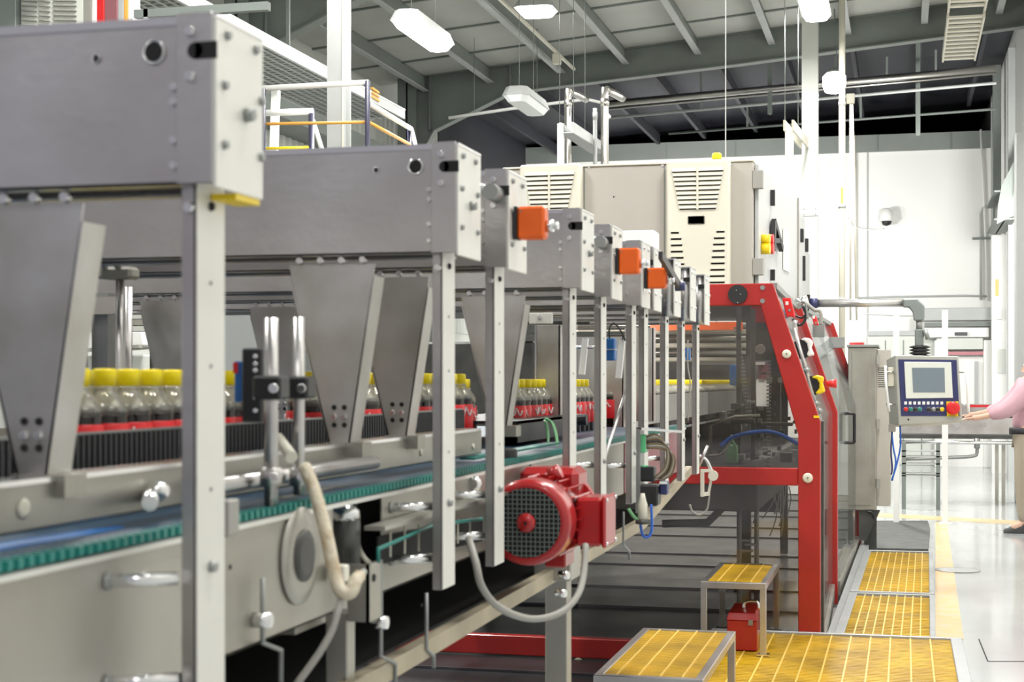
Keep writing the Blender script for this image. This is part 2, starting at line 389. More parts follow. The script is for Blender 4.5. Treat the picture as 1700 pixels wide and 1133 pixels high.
# ---- columns
def col(px0, px1, d, ztop, m, name, label, zb=0.0):
    a = W(px0, 600, d); b = W(px1, 600, d); x0, x1 = a.x, b.x; w = x1 - x0; y = a.y
    t = thing(name, label, 'column', ((x0 + x1) / 2, y, zb))
    bb = B().box(x0, x1, y, y + .012, zb, ztop).box(x0, x1, y + w * .9, y + w * .9 + .012, zb, ztop).box((x0 + x1) / 2 - .006, (x0 + x1) / 2 + .006, y + .012, y + w * .9, zb, ztop)
    add('shaft', bb, m, t); return t, x0, x1, y
t, x0, x1, y = col(543, 575, 11.8, 5.6, 'steelwork_light', 'steel_column', 'pale grey steel column rising behind the second cross beam')
add('edge_trim', box(x1 - .02, x1 - .008, y - .006, y, 0, 5.55), 'cream', t)
t, x0, x1, y = col(1331, 1358, 17.5, 5.9, 'wallgrey', 'steel_column', 'tall pale column standing behind the control cabinet')
zz = W(1340, 352, 17.5).z
add('splice_plate', box(x0 - .004, x1 + .004, y - .01, y, zz - .05, zz + .05), 'wallgrey', t, bevel=.004)
for sx in (x0 + .025, x1 - .025):
    for dz in (-.03, .03): add('bolt', B().bolt((sx, y - .01, zz + dz), (0, -1, 0), .009, .008), 'steel_dull', t)
p = W(1398, 500, 16.8)
t = thing('service_pipe', 'thick cream service pipe rising from behind the red guard to the roof', 'pipe', (p.x, p.y, 0))
add('pipe', B().cyl((p.x, p.y, .8), (p.x, p.y, 5.9), .035, 14), 'cream', t)
for zc in (2.3, 3.3, 4.4): add('clip', B().cyl((p.x, p.y, zc), (p.x, p.y, zc + .04), .042, 14), 'steelwork_light', t)
add('warning_sticker', box(p.x - .012, p.x + .012, p.y - .040, p.y - .036, W(1400, 338, 16.8).z, W(1400, 312, 16.8).z), 'rail_orange', t)
p = W(1412, 500, 19.5)
t = thing('conduit_run', 'pair of thin vertical conduits hanging beside the cream pipe', 'conduit', (p.x, p.y, 2.2))
for k in (0, .075): add('conduit', B().cyl((p.x + k, p.y, 2.2), (p.x + k * .3, p.y, 4.95), .012, 8), 'cream', t)
add('junction_box', box(p.x - .05, p.x + .05, p.y - .03, p.y + .03, 4.9, 5.02), 'cream', t, bevel=.004)
p = W(1409, 700, 15.8)

# white column at right wall with steel bracket
YC = 25.6
a = WY(1647, 300, YC); b = WY(1688, 300, YC)
t = thing('wall_column', 'broad white column against the right wall bearing two orange stickers', 'column', (a.x, YC, 0))
add('shaft', box(a.x, b.x, YC, YC + .3, 0, W(1660, 395, 25).z), 'white', t)
add('upper_shaft', box(a.x + .02, a.x + .14, YC + .06, YC + .3, W(1660, 395, 25).z, 6.4), 'steelwork', t)
for px in (1655, 1683):
    s0 = WY(px - 3, 492, YC); s1 = WY(px + 3, 464, YC)
    add('sticker', box(s0.x, s1.x, YC - .006, YC, s0.z, s1.z), 'rail_orange', t)
s0 = WY(1657, 521, YC)
add('wall_socket', box(s0.x - .05, s0.x + .05, YC - .05, YC, s0.z - .09, s0.z + .07), 'white', t, bevel=.006)
s0 = WY(1652, 620, YC); s1 = WY(1675, 580, YC)
add('notice_frame', box(s0.x + .03, s1.x + .04, YC - .02, YC, s0.z, s1.z), 'wallgrey', t)
# corbel and crane runway end
YK = 22.6
t = thing('steel_corbel', 'grey bolted steel corbel with gusset on the right wall column', 'bracket', (1.25, YK, 3.9))
g = [Vector((min(WY(px, py, YK).x, XR - .01), YK, WY(px, py, YK).z)) for px, py in ((1663, 308), (1690, 255), (1690, 355), (1655, 372), (1657, 340))]
add('gusset', B().prism([(p.x, p.z) for p in g], 'y', YK, YK + .03), 'steelwork', t)
a = WY(1651, 365, YK); b = WY(1686, 315, YK)
b.x = min(b.x, XR - .01)
add('stub_beam', B().box(a.x, b.x, YK + .03, YK + 2.2, a.z, a.z + .02).box(a.x, b.x, YK + .03, YK + 2.2, b.z - .02, b.z).box((a.x + b.x) / 2 - .01, (a.x + b.x) / 2 + .01, YK + .03, YK + 2.2, a.z, b.z), 'steelwork', t)
a = WY(1686, 300, 19.5); b = WY(1712, 300, 19.5)
t = add('grey_pilaster', box(a.x, XR - .005, 19.5, 19.75, 0, 4.4), 'steelwork_light', label='blue grey steel pilaster at the right edge of the picture', cat='column', bevel=.01)
a = W(1673, 300, 20.4)
add('wall_pipe', B().tube([(1.50, 18.2, 6.2), (1.50, 20.4, 4.6), (1.47, 22.0, 4.4), (1.46, 22.2, 3.9)], .012, 6), 'cream', label='thin pale pipe bending down the upper right wall', cat='pipe')

# ---- pipes in the dark roof bay
def hpipe(py0, py1, d, r, label, m='roller', px0=1010, px1=1645, parts=True):
    a = W(px0, py0, d); b = W(px1, py1, d); b.y = a.y
    t = thing('roof_pipe', label, 'pipe', tuple(a), 'pipes crossing the dark roof bay')
    add('pipe', B().cyl(a, b, r, 12), m, t)
    for f in (.25, .6):
        c = a.lerp(b, f); add('hanger', B().box(c.x - .015, c.x + .015, c.y - .01, c.y + .01, c.z, c.z + .35), 'steelwork', t)
hpipe(172, 143, 21.5, .045, 'thick shiny pipe crossing the dark roof bay behind the lit lamp')
hpipe(181, 151, 21.8, .018, 'thin pipe just below the thick shiny pipe in the dark bay')
hpipe(196, 166, 21.9, .022, 'middle thin grey pipe crossing the dark roof bay', 'steelwork_light')
hpipe(143, 122, 22.3, .018, 'uppermost thin pipe of the dark roof bay right of the white column', 'steelwork_light', 1415)
hpipe(222, 203, 23.2, .018, 'lowest dim pipe of the dark roof bay', 'steelwork', 1110)
for px in (790, 900):
    q = W(px, 190, 19); add('pipe_hanger_rod', B().cyl((q.x, W(745, 196, 19).y, q.z), (q.x, W(745, 196, 19).y, roofz(q.x) + .05), .004, 5), 'steelwork', label='thin rod holding the long white pipe ' + ('near the haunch' if px < 850 else 'beside the unlit lamp'), cat='rod')
a = W(745, 196, 19); b = W(985, 175, 19); b.y = a.y; c = W(1000, 183, 18.4)
add('sprinkler_pipe', B().tube([a, b, c, W(1012, 194, 18.2)], .02, 8, 2), 'white', label='long white pipe running from the haunch past the unlit lamp', cat='pipe')
for px, lab in ((1278, 'left vertical dropper bracing the roof pipes'), (1524, 'right vertical dropper bracing the roof pipes')):
    a = W(px, 190 if px < 1400 else 225, 21); b = W(px, 92 if px < 1400 else 62, 21)
    add('pipe_dropper', B().box(a.x - .03, a.x + .03, a.y - .01, a.y, a.z, roofz(a.x) + .18).box(a.x - .006, a.x + .006, a.y, a.y + .06, a.z, roofz(a.x) + .36), 'steelwork', label='grey steel ' + lab, cat='steel post')

# vertical ducts dropping to the cabinet
def vpipe(px, w, ytop, d, label, elbow=0, m='roller'):
    a = W(px, 275, d); b = W(px, ytop, d); r = w * d / F_PX / 2
    t = thing('drop_pipe', label, 'pipe', tuple(a), 'pipes dropping behind the control cabinet')
    pts = [a, b]
    if elbow: pts += [b + Vector((.03, .06, .05)), b + Vector((.12, .4, .03))]
    add('pipe', B().tube([(a.x, a.y, .0)] + pts, r, 12, 3), m, t)
    add('collar', B().cyl(b - Vector((0, 0, .12)), b - Vector((0, 0, .04)), r * 1.15, 12), m, t)
vpipe(943, 12, 160, 17, 'left shiny vertical duct with flange rising behind the cabinet', 1)
vpipe(1004, 13, 158, 16.5, 'right shiny vertical duct with elbow rising behind the cabinet', 1)
vpipe(988, 7, 180, 16.5, 'thin vertical pipe between the two shiny ducts', 0, 'steelwork_light')
a = W(925, 275, 15); b = W(936, 205, 15)
add('strut_post', box(a.x, b.x, a.y, a.y + .05, 2.7, b.z), 'steelwork_light', label='pale steel strut standing on the cabinet below the hung cable channel', cat='steel post')
# hung cable channel
t = thing('cable_channel', 'open steel cable channel hung on thin rods behind the cabinet', 'cable tray', tuple(W(920, 205, 15)))
a = W(930, 212, 15); b = W(982, 248, 18)
add('channel', B().bar(a, b, .02, .1).bar(a + Vector((.12, 0, 0)), b + Vector((.16, 0, 0)), .02, .1).bar(a + Vector((.06, 0, -.05)), b + Vector((.08, 0, -.05)), .14, .01), 'steelwork_light', t)
for px in (929, 952, 971): 
    q = W(px, 215, 15.5); add('hanger_rod', B().cyl(q, (q.x, q.y, 5.7), .004, 5), 'steelwork', t)
t = thing('cable_channel', 'open steel cable channel end beside the tall pale column', 'cable tray', tuple(W(1305, 212, 15)))
a = W(1302, 208, 15.2); b = W(1330, 240, 17.6)
add('channel', B().bar(a, b, .02, .1).bar(a + Vector((.08, 0, 0)), b + Vector((.08, 0, 0)), .02, .1), 'cream', t)
add('post', box(a.x + .0, a.x + .08, a.y + .1, a.y + .15, 2.0, a.z - .05), 'white', t)
for px in (1303, 1325): 
    q = W(px, 205, 15.5); add('hanger_rod', B().cyl(q, (q.x, q.y, 5.7), .004, 5), 'steelwork', t)

# ---- lamps
def hall_lamp(c, L, wd, label, lit, axis=(0, 1), wires=True, watts=60):
    t = thing('hall_lamp', label, 'lamp', tuple(c), 'oblong hall lamps')
    ax = Vector((axis[0], axis[1], 0)).normalized(); sx = Vector((ax.y, -ax.x, 0))
    def outline(w, l, z, ch):
        pts = [(-w + ch, -l), (w - ch, -l), (w, -l + ch), (w, l - ch), (w - ch, l), (-w + ch, l), (-w, l - ch), (-w, -l + ch)]
        return [c + sx * p[0] + ax * p[1] + Vector((0, 0, z)) for p in pts]
    add('housing', B().loft(outline(wd / 2, L / 2, 0, .05), outline(wd / 2 - .03, L / 2 - .05, .09, .05)), 'steelwork_light', t)
    add('diffuser', B().loft(outline(wd / 2 - .01, L / 2 - .01, 0, .05), outline(wd / 2 - .05, L / 2 - .06, -.06, .04)), 'lampglass' if lit else 'lampoff', t)
    if not lit:
        for k in (-.25, 0, .25):
            add('clip', B().box(-.01, .01, -.01, .01, -.03, .01), 'steel_dull', t).location = sx * (wd / 2) + ax * L * k
    for k in (-.3, .3):
        q = c + ax * L * k; add('wire', B().cyl(q + Vector((0, 0, .08)), (q.x, q.y, roofz(q.x)), .003, 5), 'steelwork', t)
    if lit:
        ang = math.atan2(ax.y, ax.x) - math.pi / 2
        l = lamp(c.x, c.y, c.z - .075, wd * .8, L * .85, watts); l.rotation_euler = (0, 0, ang)
hall_lamp(W(703, 55, 13.5), 1.15, .26, 'lit oblong lamp hanging left of the roof centre', True, (.0, 1), watts=130)
hall_lamp(W(890, 16, 16.5), .42, .40, 'lit lamp glowing close under the roof near the top edge', True, (1, 0), watts=120)
hall_lamp(W(874, 171, 15.5), 1.0, .27, 'unlit oblong lamp hanging in front of the dark roof bay', False, (.0, 1))
hall_lamp(W(1352, 10, 15.5), 1.0, .3, 'lit lamp partly hidden by the tall pale column at the top', True, watts=160)
c = W(1385, 138, 19)
t = thing('flood_lamp', 'bright lit flood lamp hanging beside the cream pipe', 'lamp', tuple(c))
add('diffuser', B().lathe([(.02, -.13), (.11, -.11), (.14, -.03), (.14, .08), (.10, .12)], c, 'z', 10), 'lampglass', t)
add('cap', B().lathe([(.10, .12), (.09, .15), (.03, .18)], c, 'z', 10), 'steelwork', t)
add('hook', B().tube([c + Vector((0, 0, .17)), c + Vector((.03, 0, .3)), c + Vector((0, 0, .9))], .006, 5), 'steelwork', t)
lamp(c.x, c.y, c.z - .16, .22, .22, 190)
# conduit with lamp mount along a purlin
t = thing('lighting_trunking', 'paired pale lighting trunking running along the roof towards the back', 'conduit', (-4.6, 14, 5.35))
a = W(770, -10, 15.2); b = W(880, 95, 19.2)
add('trunking', B().bar((-4.3, 13.2, roofz(-4.3) - .18), (-4.3, 19.7, roofz(-4.3) - .18), .05, .04), 'steelwork_light', t)
add('trunking', B().bar((-4.1, 13.2, roofz(-4.1) - .18), (-4.1, 19.7, roofz(-4.1) - .18), .03, .03), 'cream', t)
add('junction', box(-4.15, -4.05, 18.6, 18.7, roofz(-4.1) - .32, roofz(-4.1) - .19), 'cream', t, bevel=.01)
# slatted cable ladder, top right
XA, XB2 = .47, .82
t = thing('cable_ladder', 'slatted pale cable ladder in three lengths under the roof at top right', 'cable tray', (XA, 12, 5.35))
for s, (y0, y1, zz) in enumerate(((11.2, 14.9, 5.42), (14.95, 17.2, 5.38), (17.25, 19.6, 5.33))):
    add('side_rail', box(XA - .02, XA, y0, y1, zz - .04, zz + .06), 'cream', t)
    add('side_rail', box(XB2, XB2 + .02, y0, y1, zz - .04, zz + .06), 'cream', t)
    y = y0 + .05
    while y < y1 - .05:
        if y > 14: add('slat', box(XA, XB2, y, y + .09, zz - .02, zz), 'cream', t)
        y += .22
# ---- camera dome and conduits on the back wall
q = WY(1472, 362, YB - .2)
t = thing('security_camera', 'white dome security camera on the white back wall', 'security camera', (q.x, YB, q.z))
add('dome', B().lathe([(.04, .17), (.09, .14), (.11, .05), (.12, -.06)], (q.x, YB - .2, q.z + .0), 'z', 16), 'white', t)
add('lens', B().lathe([(.02, -.14), (.07, -.12), (.09, -.06)], (q.x, YB - .2, q.z), 'z', 16), 'black', t)
add('wall_arm', B().cyl((q.x, YB - .2, q.z + .12), (q.x, YB, q.z + .12), .03, 8), 'white', t)
pts = [WY(px, py, YB - .05) for px, py in ((1408, 362), (1415, 375), (1425, 379), (1450, 382), (1466, 380))]
add('camera_cable', B().tube(pts, .014, 6), 'white', label='white cable looping to the dome camera', cat='cable')
def wallpipe(pts, r, label, m='white'):
    add('wall_conduit', B().tube([WY(px, py, YB - .05) for px, py in pts], r, 6, 1), m, label=label, cat='conduit', group='conduits on the back wall')
wallpipe(((1628, 215), (1632, 300), (1640, 500)), .02, 'slightly slanting conduit at the right end of the white back wall')
wallpipe(((1645, 340), (1632, 345), (1628, 355), (1628, 498)), .02, 'bent conduit beside the slanting one on the white back wall', 'steelwork_light')
wallpipe(((1420, 495), (1480, 493), (1600, 491), (1640, 492)), .018, 'thin level conduit low on the white back wall', 'steelwork_light')
wallpipe(((1420, 515), (1435, 521), (1500, 524), (1640, 522)), .012, 'lower level cable under the thin conduit on the back wall')
wallpipe(((1420, 225), (1421, 500)), .02, 'thin upright conduit on the back wall right of the cream pipe', 'cream')
q = WY(1632, 396, YB - .05)
add('pipe_clamp', B().box(q.x - .18, q.x + .14, YB - .08, YB - .02, q.z - .02, q.z + .02), 'steelwork', label='grey clamp bar holding the two right hand conduits', cat='bracket')
# ---- doorway machinery at the back
a = WY(1440, 768, 27.6); b = WY(1560, 555, 27.6)
t = thing('back_cabinet', 'long pale grey cabinet with a rail along the back wall', 'cabinet', (a.x, 27.6, 0))
add('body', box(a.x, b.x, 27.6, 28.3, 0, b.z), 'wallgrey', t, bevel=.01)
add('top_rail', box(a.x, b.x + .05, 27.55, 27.6, b.z - .02, b.z + .06), 'steelwork_light', t)
for k in range(1, 4):
    xx = a.x + (b.x - a.x) * k / 4; add('door_seam', box(xx - .008, xx + .008, 27.59, 27.6, .1, b.z - .1), 'steelwork', t)
t = thing('rolling_gate', 'white roller gate housing with grey header at the back of the aisle', 'gate', (.3, 27.2, 0))
a = WY(1530, 512, 27.2); b = WY(1648, 532, 27.2)
add('header', box(a.x, b.x, 27.2, 27.6, b.z, a.z), 'steelwork_light', t, bevel=.01)
a = WY(1535, 545, 27.1); b = WY(1642, 560, 27.1); add('header_beam', box(a.x, b.x, 27.1, 27.6, b.z, a.z), 'white', t, bevel=.01)
a = WY(1535, 536, 27.2); b = WY(1645, 542, 27.2); add('dark_strip', box(a.x, b.x, 27.2, 27.5, b.z, a.z), 'steelwork', t)
a = WY(1585, 552, 27.05); b = WY(1606, 557, 27.05); add('name_plate', box(a.x, b.x, 27.05, 27.1, b.z, a.z), 'black', t)
a = WY(1555, 562, 27.1); b = WY(1632, 580, 27.1); add('shutter', box(a.x, b.x, 27.15, 27.4, b.z, a.z), 'wallgrey', t)
for px in (1552, 1633):
    a = WY(px, 768, 27.1); b = WY(px + 13, 565, 27.1); add('jamb', box(a.x, b.x, 27.1, 27.5, 0, b.z), 'white', t, bevel=.01)
a = WY(1566, 768, 27.3); b = WY(1633, 590, 27.3); add('leaf', box(a.x, b.x, 27.35, 27.45, 0, b.z), 'wallwhite', t)
a = WY(1566, 590, 27.3); b = WY(1633, 586, 27.3); add('rail', box(a.x, b.x, 27.2, 27.3, a.z, b.z + .02), 'purplish', t)
a = WY(1618, 700, 27.3); b = WY(1624, 600, 27.3); add('pull_bar', box(a.x, b.x, 27.28, 27.33, a.z, b.z), 'steelwork_light', t)
for px, dd, lab in ((1488, 15.8, 'left slim white post standing behind the operator console'), (1569, 15.8, 'right slim white post standing behind the operator console')):
    a = W(px - 5, 870, dd); b = W(px + 5, 512 if px < 1500 else 515, dd)
    t = thing('barrier_post', lab, 'post', (a.x, a.y, 0), 'slim white posts behind the console')
    add('post', box(a.x, b.x, a.y, a.y + .06, 0, b.z), 'white', t, bevel=.004)
    add('foot_plate', box(a.x - .03, b.x + .03, a.y - .03, a.y + .09, 0, .012), 'white', t)
add('red_sign', B().box(*(lambda a, b: (a.x, b.x, YB - .02, YB, b.z, a.z))(WY(1410, 569, YB - .02), WY(1434, 577, YB - .02))), 'red', label='small red sign low on the back wall beside the red guard', cat='sign')
# ================================================================ CARRIER BEAM ROW
XE = -0.62
ZT, ZB = 1.790, 1.634
def hopper(t, xc, Y, zb=1.358, wt=.135, wb=.034, dep=.045):
    """folded trapezoid guide plate hanging from a beam: sheet, folded side flange, hem bolts"""
    yt = Y + .012
    tl, tr, bl, br = xc - wt / 2, xc + wt / 2, xc - wb / 2 + .012, xc + wb / 2 + .012
    b = B().loft([(tl, yt, ZB - .012), (tr, yt, ZB - .012), (br, yt, zb), (bl, yt, zb)], [(tl, yt + .003, ZB - .012), (tr, yt + .003, ZB - .012), (br, yt + .003, zb), (bl, yt + .003, zb)])
    b.loft([(tr, yt, ZB - .03), (br, yt, zb), (br, yt + dep, zb), (tr, yt + dep, ZB - .03)], [(tr - .003, yt, ZB - .03), (br - .003, yt, zb), (br - .003, yt + dep, zb), (tr - .003, yt + dep, ZB - .03)])
    b.loft([(tl, yt, ZB - .03), (bl, yt, zb), (bl, yt + dep, zb), (tl, yt + dep, ZB - .03)], [(tl + .003, yt, ZB - .03), (bl + .003, yt, zb), (bl + .003, yt + dep, zb), (tl + .003, yt + dep, ZB - .03)])
    hp = add('hopper_plate', b, 'steel_plate', t)
    add('foot_block', box(bl - .004, br + .02, yt - .002, yt + .04, zb - .022, zb), 'steel_frame', hp)
    hb = B()
    for k in range(4): hb.bolt((tl + .018 + k * (wt - .036) / 3, yt, ZB - .006), (0, -1, 0), .006, .006)
    add('hem_bolts', hb, 'steel_bright', hp)
    sb = B()
    for dx in (-.008, .008): 
        sb.use('hole').bolt((xc + .012 + dx, yt, zb + .052), (0, -1, 0), .0045, .002).bolt((xc + .012 + dx, yt, zb + .026), (0, -1, 0), .0045, .002)
        sb.use('steel_bright').bolt((xc + .012 + dx, yt, zb + .038), (0, -1, 0), .0055, .004)
    add('slot_bolts', sb, None, hp)

def cross_beam(Y, label, hoppers=(-.822,), detail=2, post=True, round_front=False, zadd=0.0, depth=.118, xe=XE, xleft=-2.1, hole=True):
    t = thing('cross_beam', label, 'cross beam', (xe, Y, 1.15), 'row of stainless cross beams over the bottle conveyor')
    x0 = xe - .038
    # beam body: front sheet, top, bottom lip
    b = B().box(xleft, x0, Y, Y + .003, ZB, ZT).box(xleft, x0, Y + depth - .003, Y + depth, ZB, ZT).box(xleft, x0, Y, Y + depth, ZT - .004, ZT)
    b.box(xleft, x0, Y, Y + .02, ZB, ZB + .004).box(xleft, x0, Y + depth - .02, Y + depth, ZB, ZB + .004)
    body = add('beam_box', b, 'steel', t, bevel=.0012)
    # folded top edge
    add('top_fold', box(xleft, x0, Y - .002, Y + .004, ZT - .006, ZT + .002), 'steel_bright', t)
    if hole:
        for hx, r in ((x0 - .028, .0095), (x0 - .088, .0035)):
            h = add('hole', B().cyl((hx, Y - .0012, ZT - .030 if r > .005 else ZT - .033), (hx, Y + .001, ZT - .030 if r > .005 else ZT - .033), r, 18), 'hole', t)
            add('hole_rim', B().lathe([(r * 1.25, -.001), (r * 1.25, -.0022), (r * 1.02, -.0022), (r * 1.02, -.001)], (hx, Y, ZT - .030 if r > .005 else ZT - .033), 'y', 18), 'steel_bright', t)
    # end cap: corner strip + side plate
    if round_front:
        add('corner_strip', B().cyl((xe - .022, Y + .018, ZB - .004), (xe - .022, Y + .018, ZT), .019, 18), 'steel', t)
    else:
        add('corner_strip', box(xe - .041, xe - .004, Y - .006, Y, ZB + .0, ZT + .004), 'steel', t, bevel=.001)
    add('end_plate', box(xe - .004, xe, Y - .006, Y + depth, ZB - .004, ZT), 'plate_white', t, bevel=.001)
    add('end_cap_top', box(xe - .040, xe, Y - .004, Y + depth, ZT - .002, ZT + .002), 'steel_bright', t)
    if detail:
        add('slot', B().box(xe - .021, xe + .0003, Y - .0068, Y - .004, ZT - .040, ZT - .024).cyl((xe - .021, Y - .0068, ZT - .032), (xe - .021, Y - .004, ZT - .032), .008, 14), 'hole', t)
        for x_, z_ in ((xe - .026, ZT - .014), (xe - .026, ZT - .056)):
            add('cap_bolt', B().bolt((x_, Y - .006, z_), (0, -1, 0), .0055, .005), 'steel_bright', t)
        for z_ in (ZT - .064, ZT - .078, ZB + .042, ZB + .018):
            add('edge_bolt', B().bolt((xe - .045, Y, z_), (0, -1, 0), .0045, .005), 'steel_bright', t)
        for y_, z_ in ((.018, -.014), (.085, -.014), (.012, -.062), (.098, -.062), (.012, -.118), (.098, -.118)):
            add('plate_bolt', B().bolt((xe, Y + y_, ZT + z_), (1, 0, 0), .005, .004), 'steel_dull', t)
        add('centre_bolt', B().bolt((xe, Y + .062, ZT - .082), (1, 0, 0), .0075, .009), 'steel_dull', t)
    else:
        bb = B()
        for y_, z_ in ((.018, -.014), (.085, -.014), (.012, -.062), (.098, -.062), (.012, -.118), (.098, -.118)): bb.bolt((xe, Y + y_, ZT + z_), (1, 0, 0), .005, .004)
        bb.bolt((xe - .04, Y - .004, ZT - .02), (0, -1, 0), .005, .005).bolt((xe - .04, Y - .004, ZB + .03), (0, -1, 0), .005, .005)
        add('plate_bolts', bb, 'steel_bright', t)
        add('slot', box(xe - .022, xe - .003, Y - .0068, Y - .004, ZT - .044, ZT - .030), 'hole', t)
    if post:
        xp = xe - .03
        pb = B().box(xp - .015, xp, Y + .014, Y + .017, 1.145, ZB + .01).box(xp - .003, xp, Y + .014, Y + .078, 1.145, ZB + .01).box(xp - .015, xp, Y + .075, Y + .078, 1.145, ZB + .01)
        add('post', pb, 'steel', t, bevel=.0008)
        add('post_lit_face', box(xp, xp + .0008, Y + .015, Y + .077, 1.146, ZB + .008), 'plate_white', t)  # thin pale skin stands in for side light on the steel post
        add('post_bolt', B().bolt((xp - .006, Y + .014, ZB - .02), (0, -1, 0), .006, .006), 'steel_bright', t)
        add('post_bolt', B().bolt((xp + .001, Y + .045, ZB - .016), (1, 0, 0), .005, .003), 'hole', t)
        add('post_bolt', B().bolt((xp + .001, Y + .045, 1.27), (1, 0, 0), .006, .006), 'steel_dull', t)
        for z_ in (ZB - .09, ZB - .17, 1.345): add('rivet', B().bolt((xp + .001, Y + .045, z_), (1, 0, 0), .0025, .001), 'steel_dull', t)
    for hx in hoppers: hopper(t, hx, Y + .006)
    return t
L = 'stainless cross beam with pale bolted end plate, '
cross_beam(1.352, L + 'nearest and largest at the left edge', hoppers=(-.838,), depth=.104)
cross_beam(2.168, L + 'second nearest with a clean front face')
cross_beam(2.465, L + 'third, bearing the large orange safety switch', hoppers=(-.83,), hole=False)
cross_beam(3.062, L + 'fourth, with a round hole in its front', hoppers=(-.81, -1.53))
cross_beam(3.395, L + 'fifth, bearing the second orange safety switch', hoppers=(-1.42,), hole=False)
cross_beam(3.80, L + 'sixth, above the black switch lever', hoppers=(), detail=0, hole=False)
cross_beam(3.99, L + 'seventh, narrow and crowded close behind the sixth', hoppers=(), detail=0, hole=False)
cross_beam(4.36, L + 'eighth, first with a rounded front', hoppers=(), detail=0, round_front=True, hole=False, xleft=-1.0)
cross_beam(4.70, L + 'ninth, second with a rounded front', hoppers=(), detail=0, round_front=True, hole=False, xleft=-1.0)
cross_beam(5.05, L + 'tenth and farthest beside the red guard', hoppers=(), detail=0, round_front=True, hole=False, xleft=-1.0)

# yellow sticker below first end plate, plate clamps & rods under second beam
add('yellow_tab', box(XE - .028, XE - .002, 1.395, 1.452, ZB - .010, ZB - .004), 'yellow', label='flat yellow plastic tab under the nearest end plate', cat='tab')
q = WY(198, 450, 2.31)
t = thing('rod_clamp', 'grey clamp block gripping a thin vertical rod under the second beam', 'clamp', (q.x, q.y, 1.3))
zc = q.z
add('clamp_block', box(q.x - .028, q.x + .028, q.y - .015, q.y + .02, zc - .014, ZB + .0), 'cable_grey', t, bevel=.005)
for dx in (-.018, .006): add('bolt', B().bolt((q.x + dx, q.y - .015, zc + .006), (0, -1, 0), .006, .005), 'steel_dull', t)
add('rod', B().cyl((q.x + .001, q.y, 1.27), (q.x + .001, q.y, zc), .0065, 12), 'steel', t)
q = WY(144, 460, 2.9)
t = thing('hanging_post', 'dark channel post with two bolts hanging at the left behind the rod', 'post', (q.x, 2.9, 1.3))
add('post', B().box(q.x - .018, q.x + .0, 2.9, 2.905, 1.29, 1.65).box(q.x, q.x + .036, 2.92, 3.0, 1.29, 1.63), 'steel_dull', t)
for py in (476, 505): add('bolt', B().bolt(WY(132, py, 2.898), (0, -1, 0), .006, .006), 'steel_bright', t)
add('top_plate', box(q.x, q.x + .07, 2.89, 2.92, 1.585, 1.62), 'cabinet', t)
q = WY(213, 530, 2.75)
add('guide_rod', B().cyl((q.x, q.y, 1.28), (q.x, q.y, 1.63), .008, 10), 'steel', label='slim shiny guide rod just behind the grey rod clamp', cat='rod')

# ---- safety switches
def switch(px0, px1, py0, py1, X, label, lever=False):
    a = WX(px0, py0, X); d = K * X / (px0 - VX)
    h = (py1 - py0) * d / F_PX; y0 = a.y
    w = .052
    t = thing('safety_switch', label, 'switch', (X, y0, a.z - h))
    add('housing', B().box(X + .006, X + w, y0, y0 + .032, a.z - h, a.z), 'orange', t, bevel=.004)
    add('back_plate', box(X, X + .006, y0, y0 + .034, a.z - h, a.z), 'black', t)
    add('cover_screw', B().bolt((X + .012, y0, a.z - .008), (0, -1, 0), .002, .001), 'steel_dull', t)
    add('plunger', B().cyl((X + w, y0 + .016, a.z - h * .6), (X + w + .012, y0 + .016, a.z - h * .6), .010, 10).cyl((X + w + .012, y0 + .016, a.z - h * .6), (X + w + .02, y0 + .016, a.z - h * .6), .006, 10), 'steel_bright', t)
    return t, a, h
switch(852, 897, 343, 397, XE + .002, 'large orange safety switch on the third beam end')
switch(1022, 1052, 412, 455, XE + .002, 'middle orange safety switch on the fifth beam end')
t, a, h = switch(1070, 1096, 445, 479, XE + .002, 'smallest orange safety switch with a slanting black lever across it')
u = WX(1056, 432, XE + .07); v = WX(1092, 466, XE + .07)
add('lever', B().bar((XE + .065, 3.66, 1.745), (XE + .065, 3.98, 1.69), .010, .018), 'black', t)
add('roller', B().cyl((XE + .055, 3.98, 1.69), (XE + .08, 3.98, 1.69), .012, 12), 'navy', t)
# beam-end levers on other beams (silver cranks)
for y_, lab in ((2.465, 'third'), (3.395, 'fifth')):
    t = thing('crank_stub', 'short silver crank stub sticking out in front of the ' + lab + ' beam end', 'crank', (XE - .02, y_, 1.76))
    add('shaft', B().cyl((XE - .07, y_ - .03, 1.772), (XE - .02, y_ - .03, 1.752), .008, 10), 'steel_bright', t)
    add('knuckle', B().cyl((XE - .02, y_ - .05, 1.752), (XE - .02, y_ - .004, 1.752), .013, 12), 'steel_dull', t)
# ================================================================ CONVEYOR
XF = -0.72
t = thing('conveyor_frame', 'long stainless conveyor side frame carrying the cross beam posts', 'conveyor', (XF, 1.0, 0))
CF = t
segs = [(-.3, 1.92), (2.12, 3.02), (3.04, 4.1), (4.12, 5.3)]
for i, (y0, y1) in enumerate(segs):
    add('side_plate', B().box(XF - .004, XF, y0, y1, 1.147, 1.288).box(XF - .03, XF, y0, y1, 1.147, 1.151), 'steel_frame' if i < 3 else 'purplish', t, bevel=.001)
add('side_plate', box(XF - .07, XF - .045, 1.9, 2.14, 1.12, 1.298), 'steel_frame', t)
add('top_lip', box(XF - .006, XF + .004, -.3, 5.3, 1.284, 1.289), 'plate_white', t)
add('cross_tray', box(-2.2, XF - .05, -.3, 5.3, 1.16, 1.18), 'dark_metal', t)
add('far_plate', box(-2.22, -2.2, -.3, 5.3, 1.147, 1.33), 'steel_frame', t)
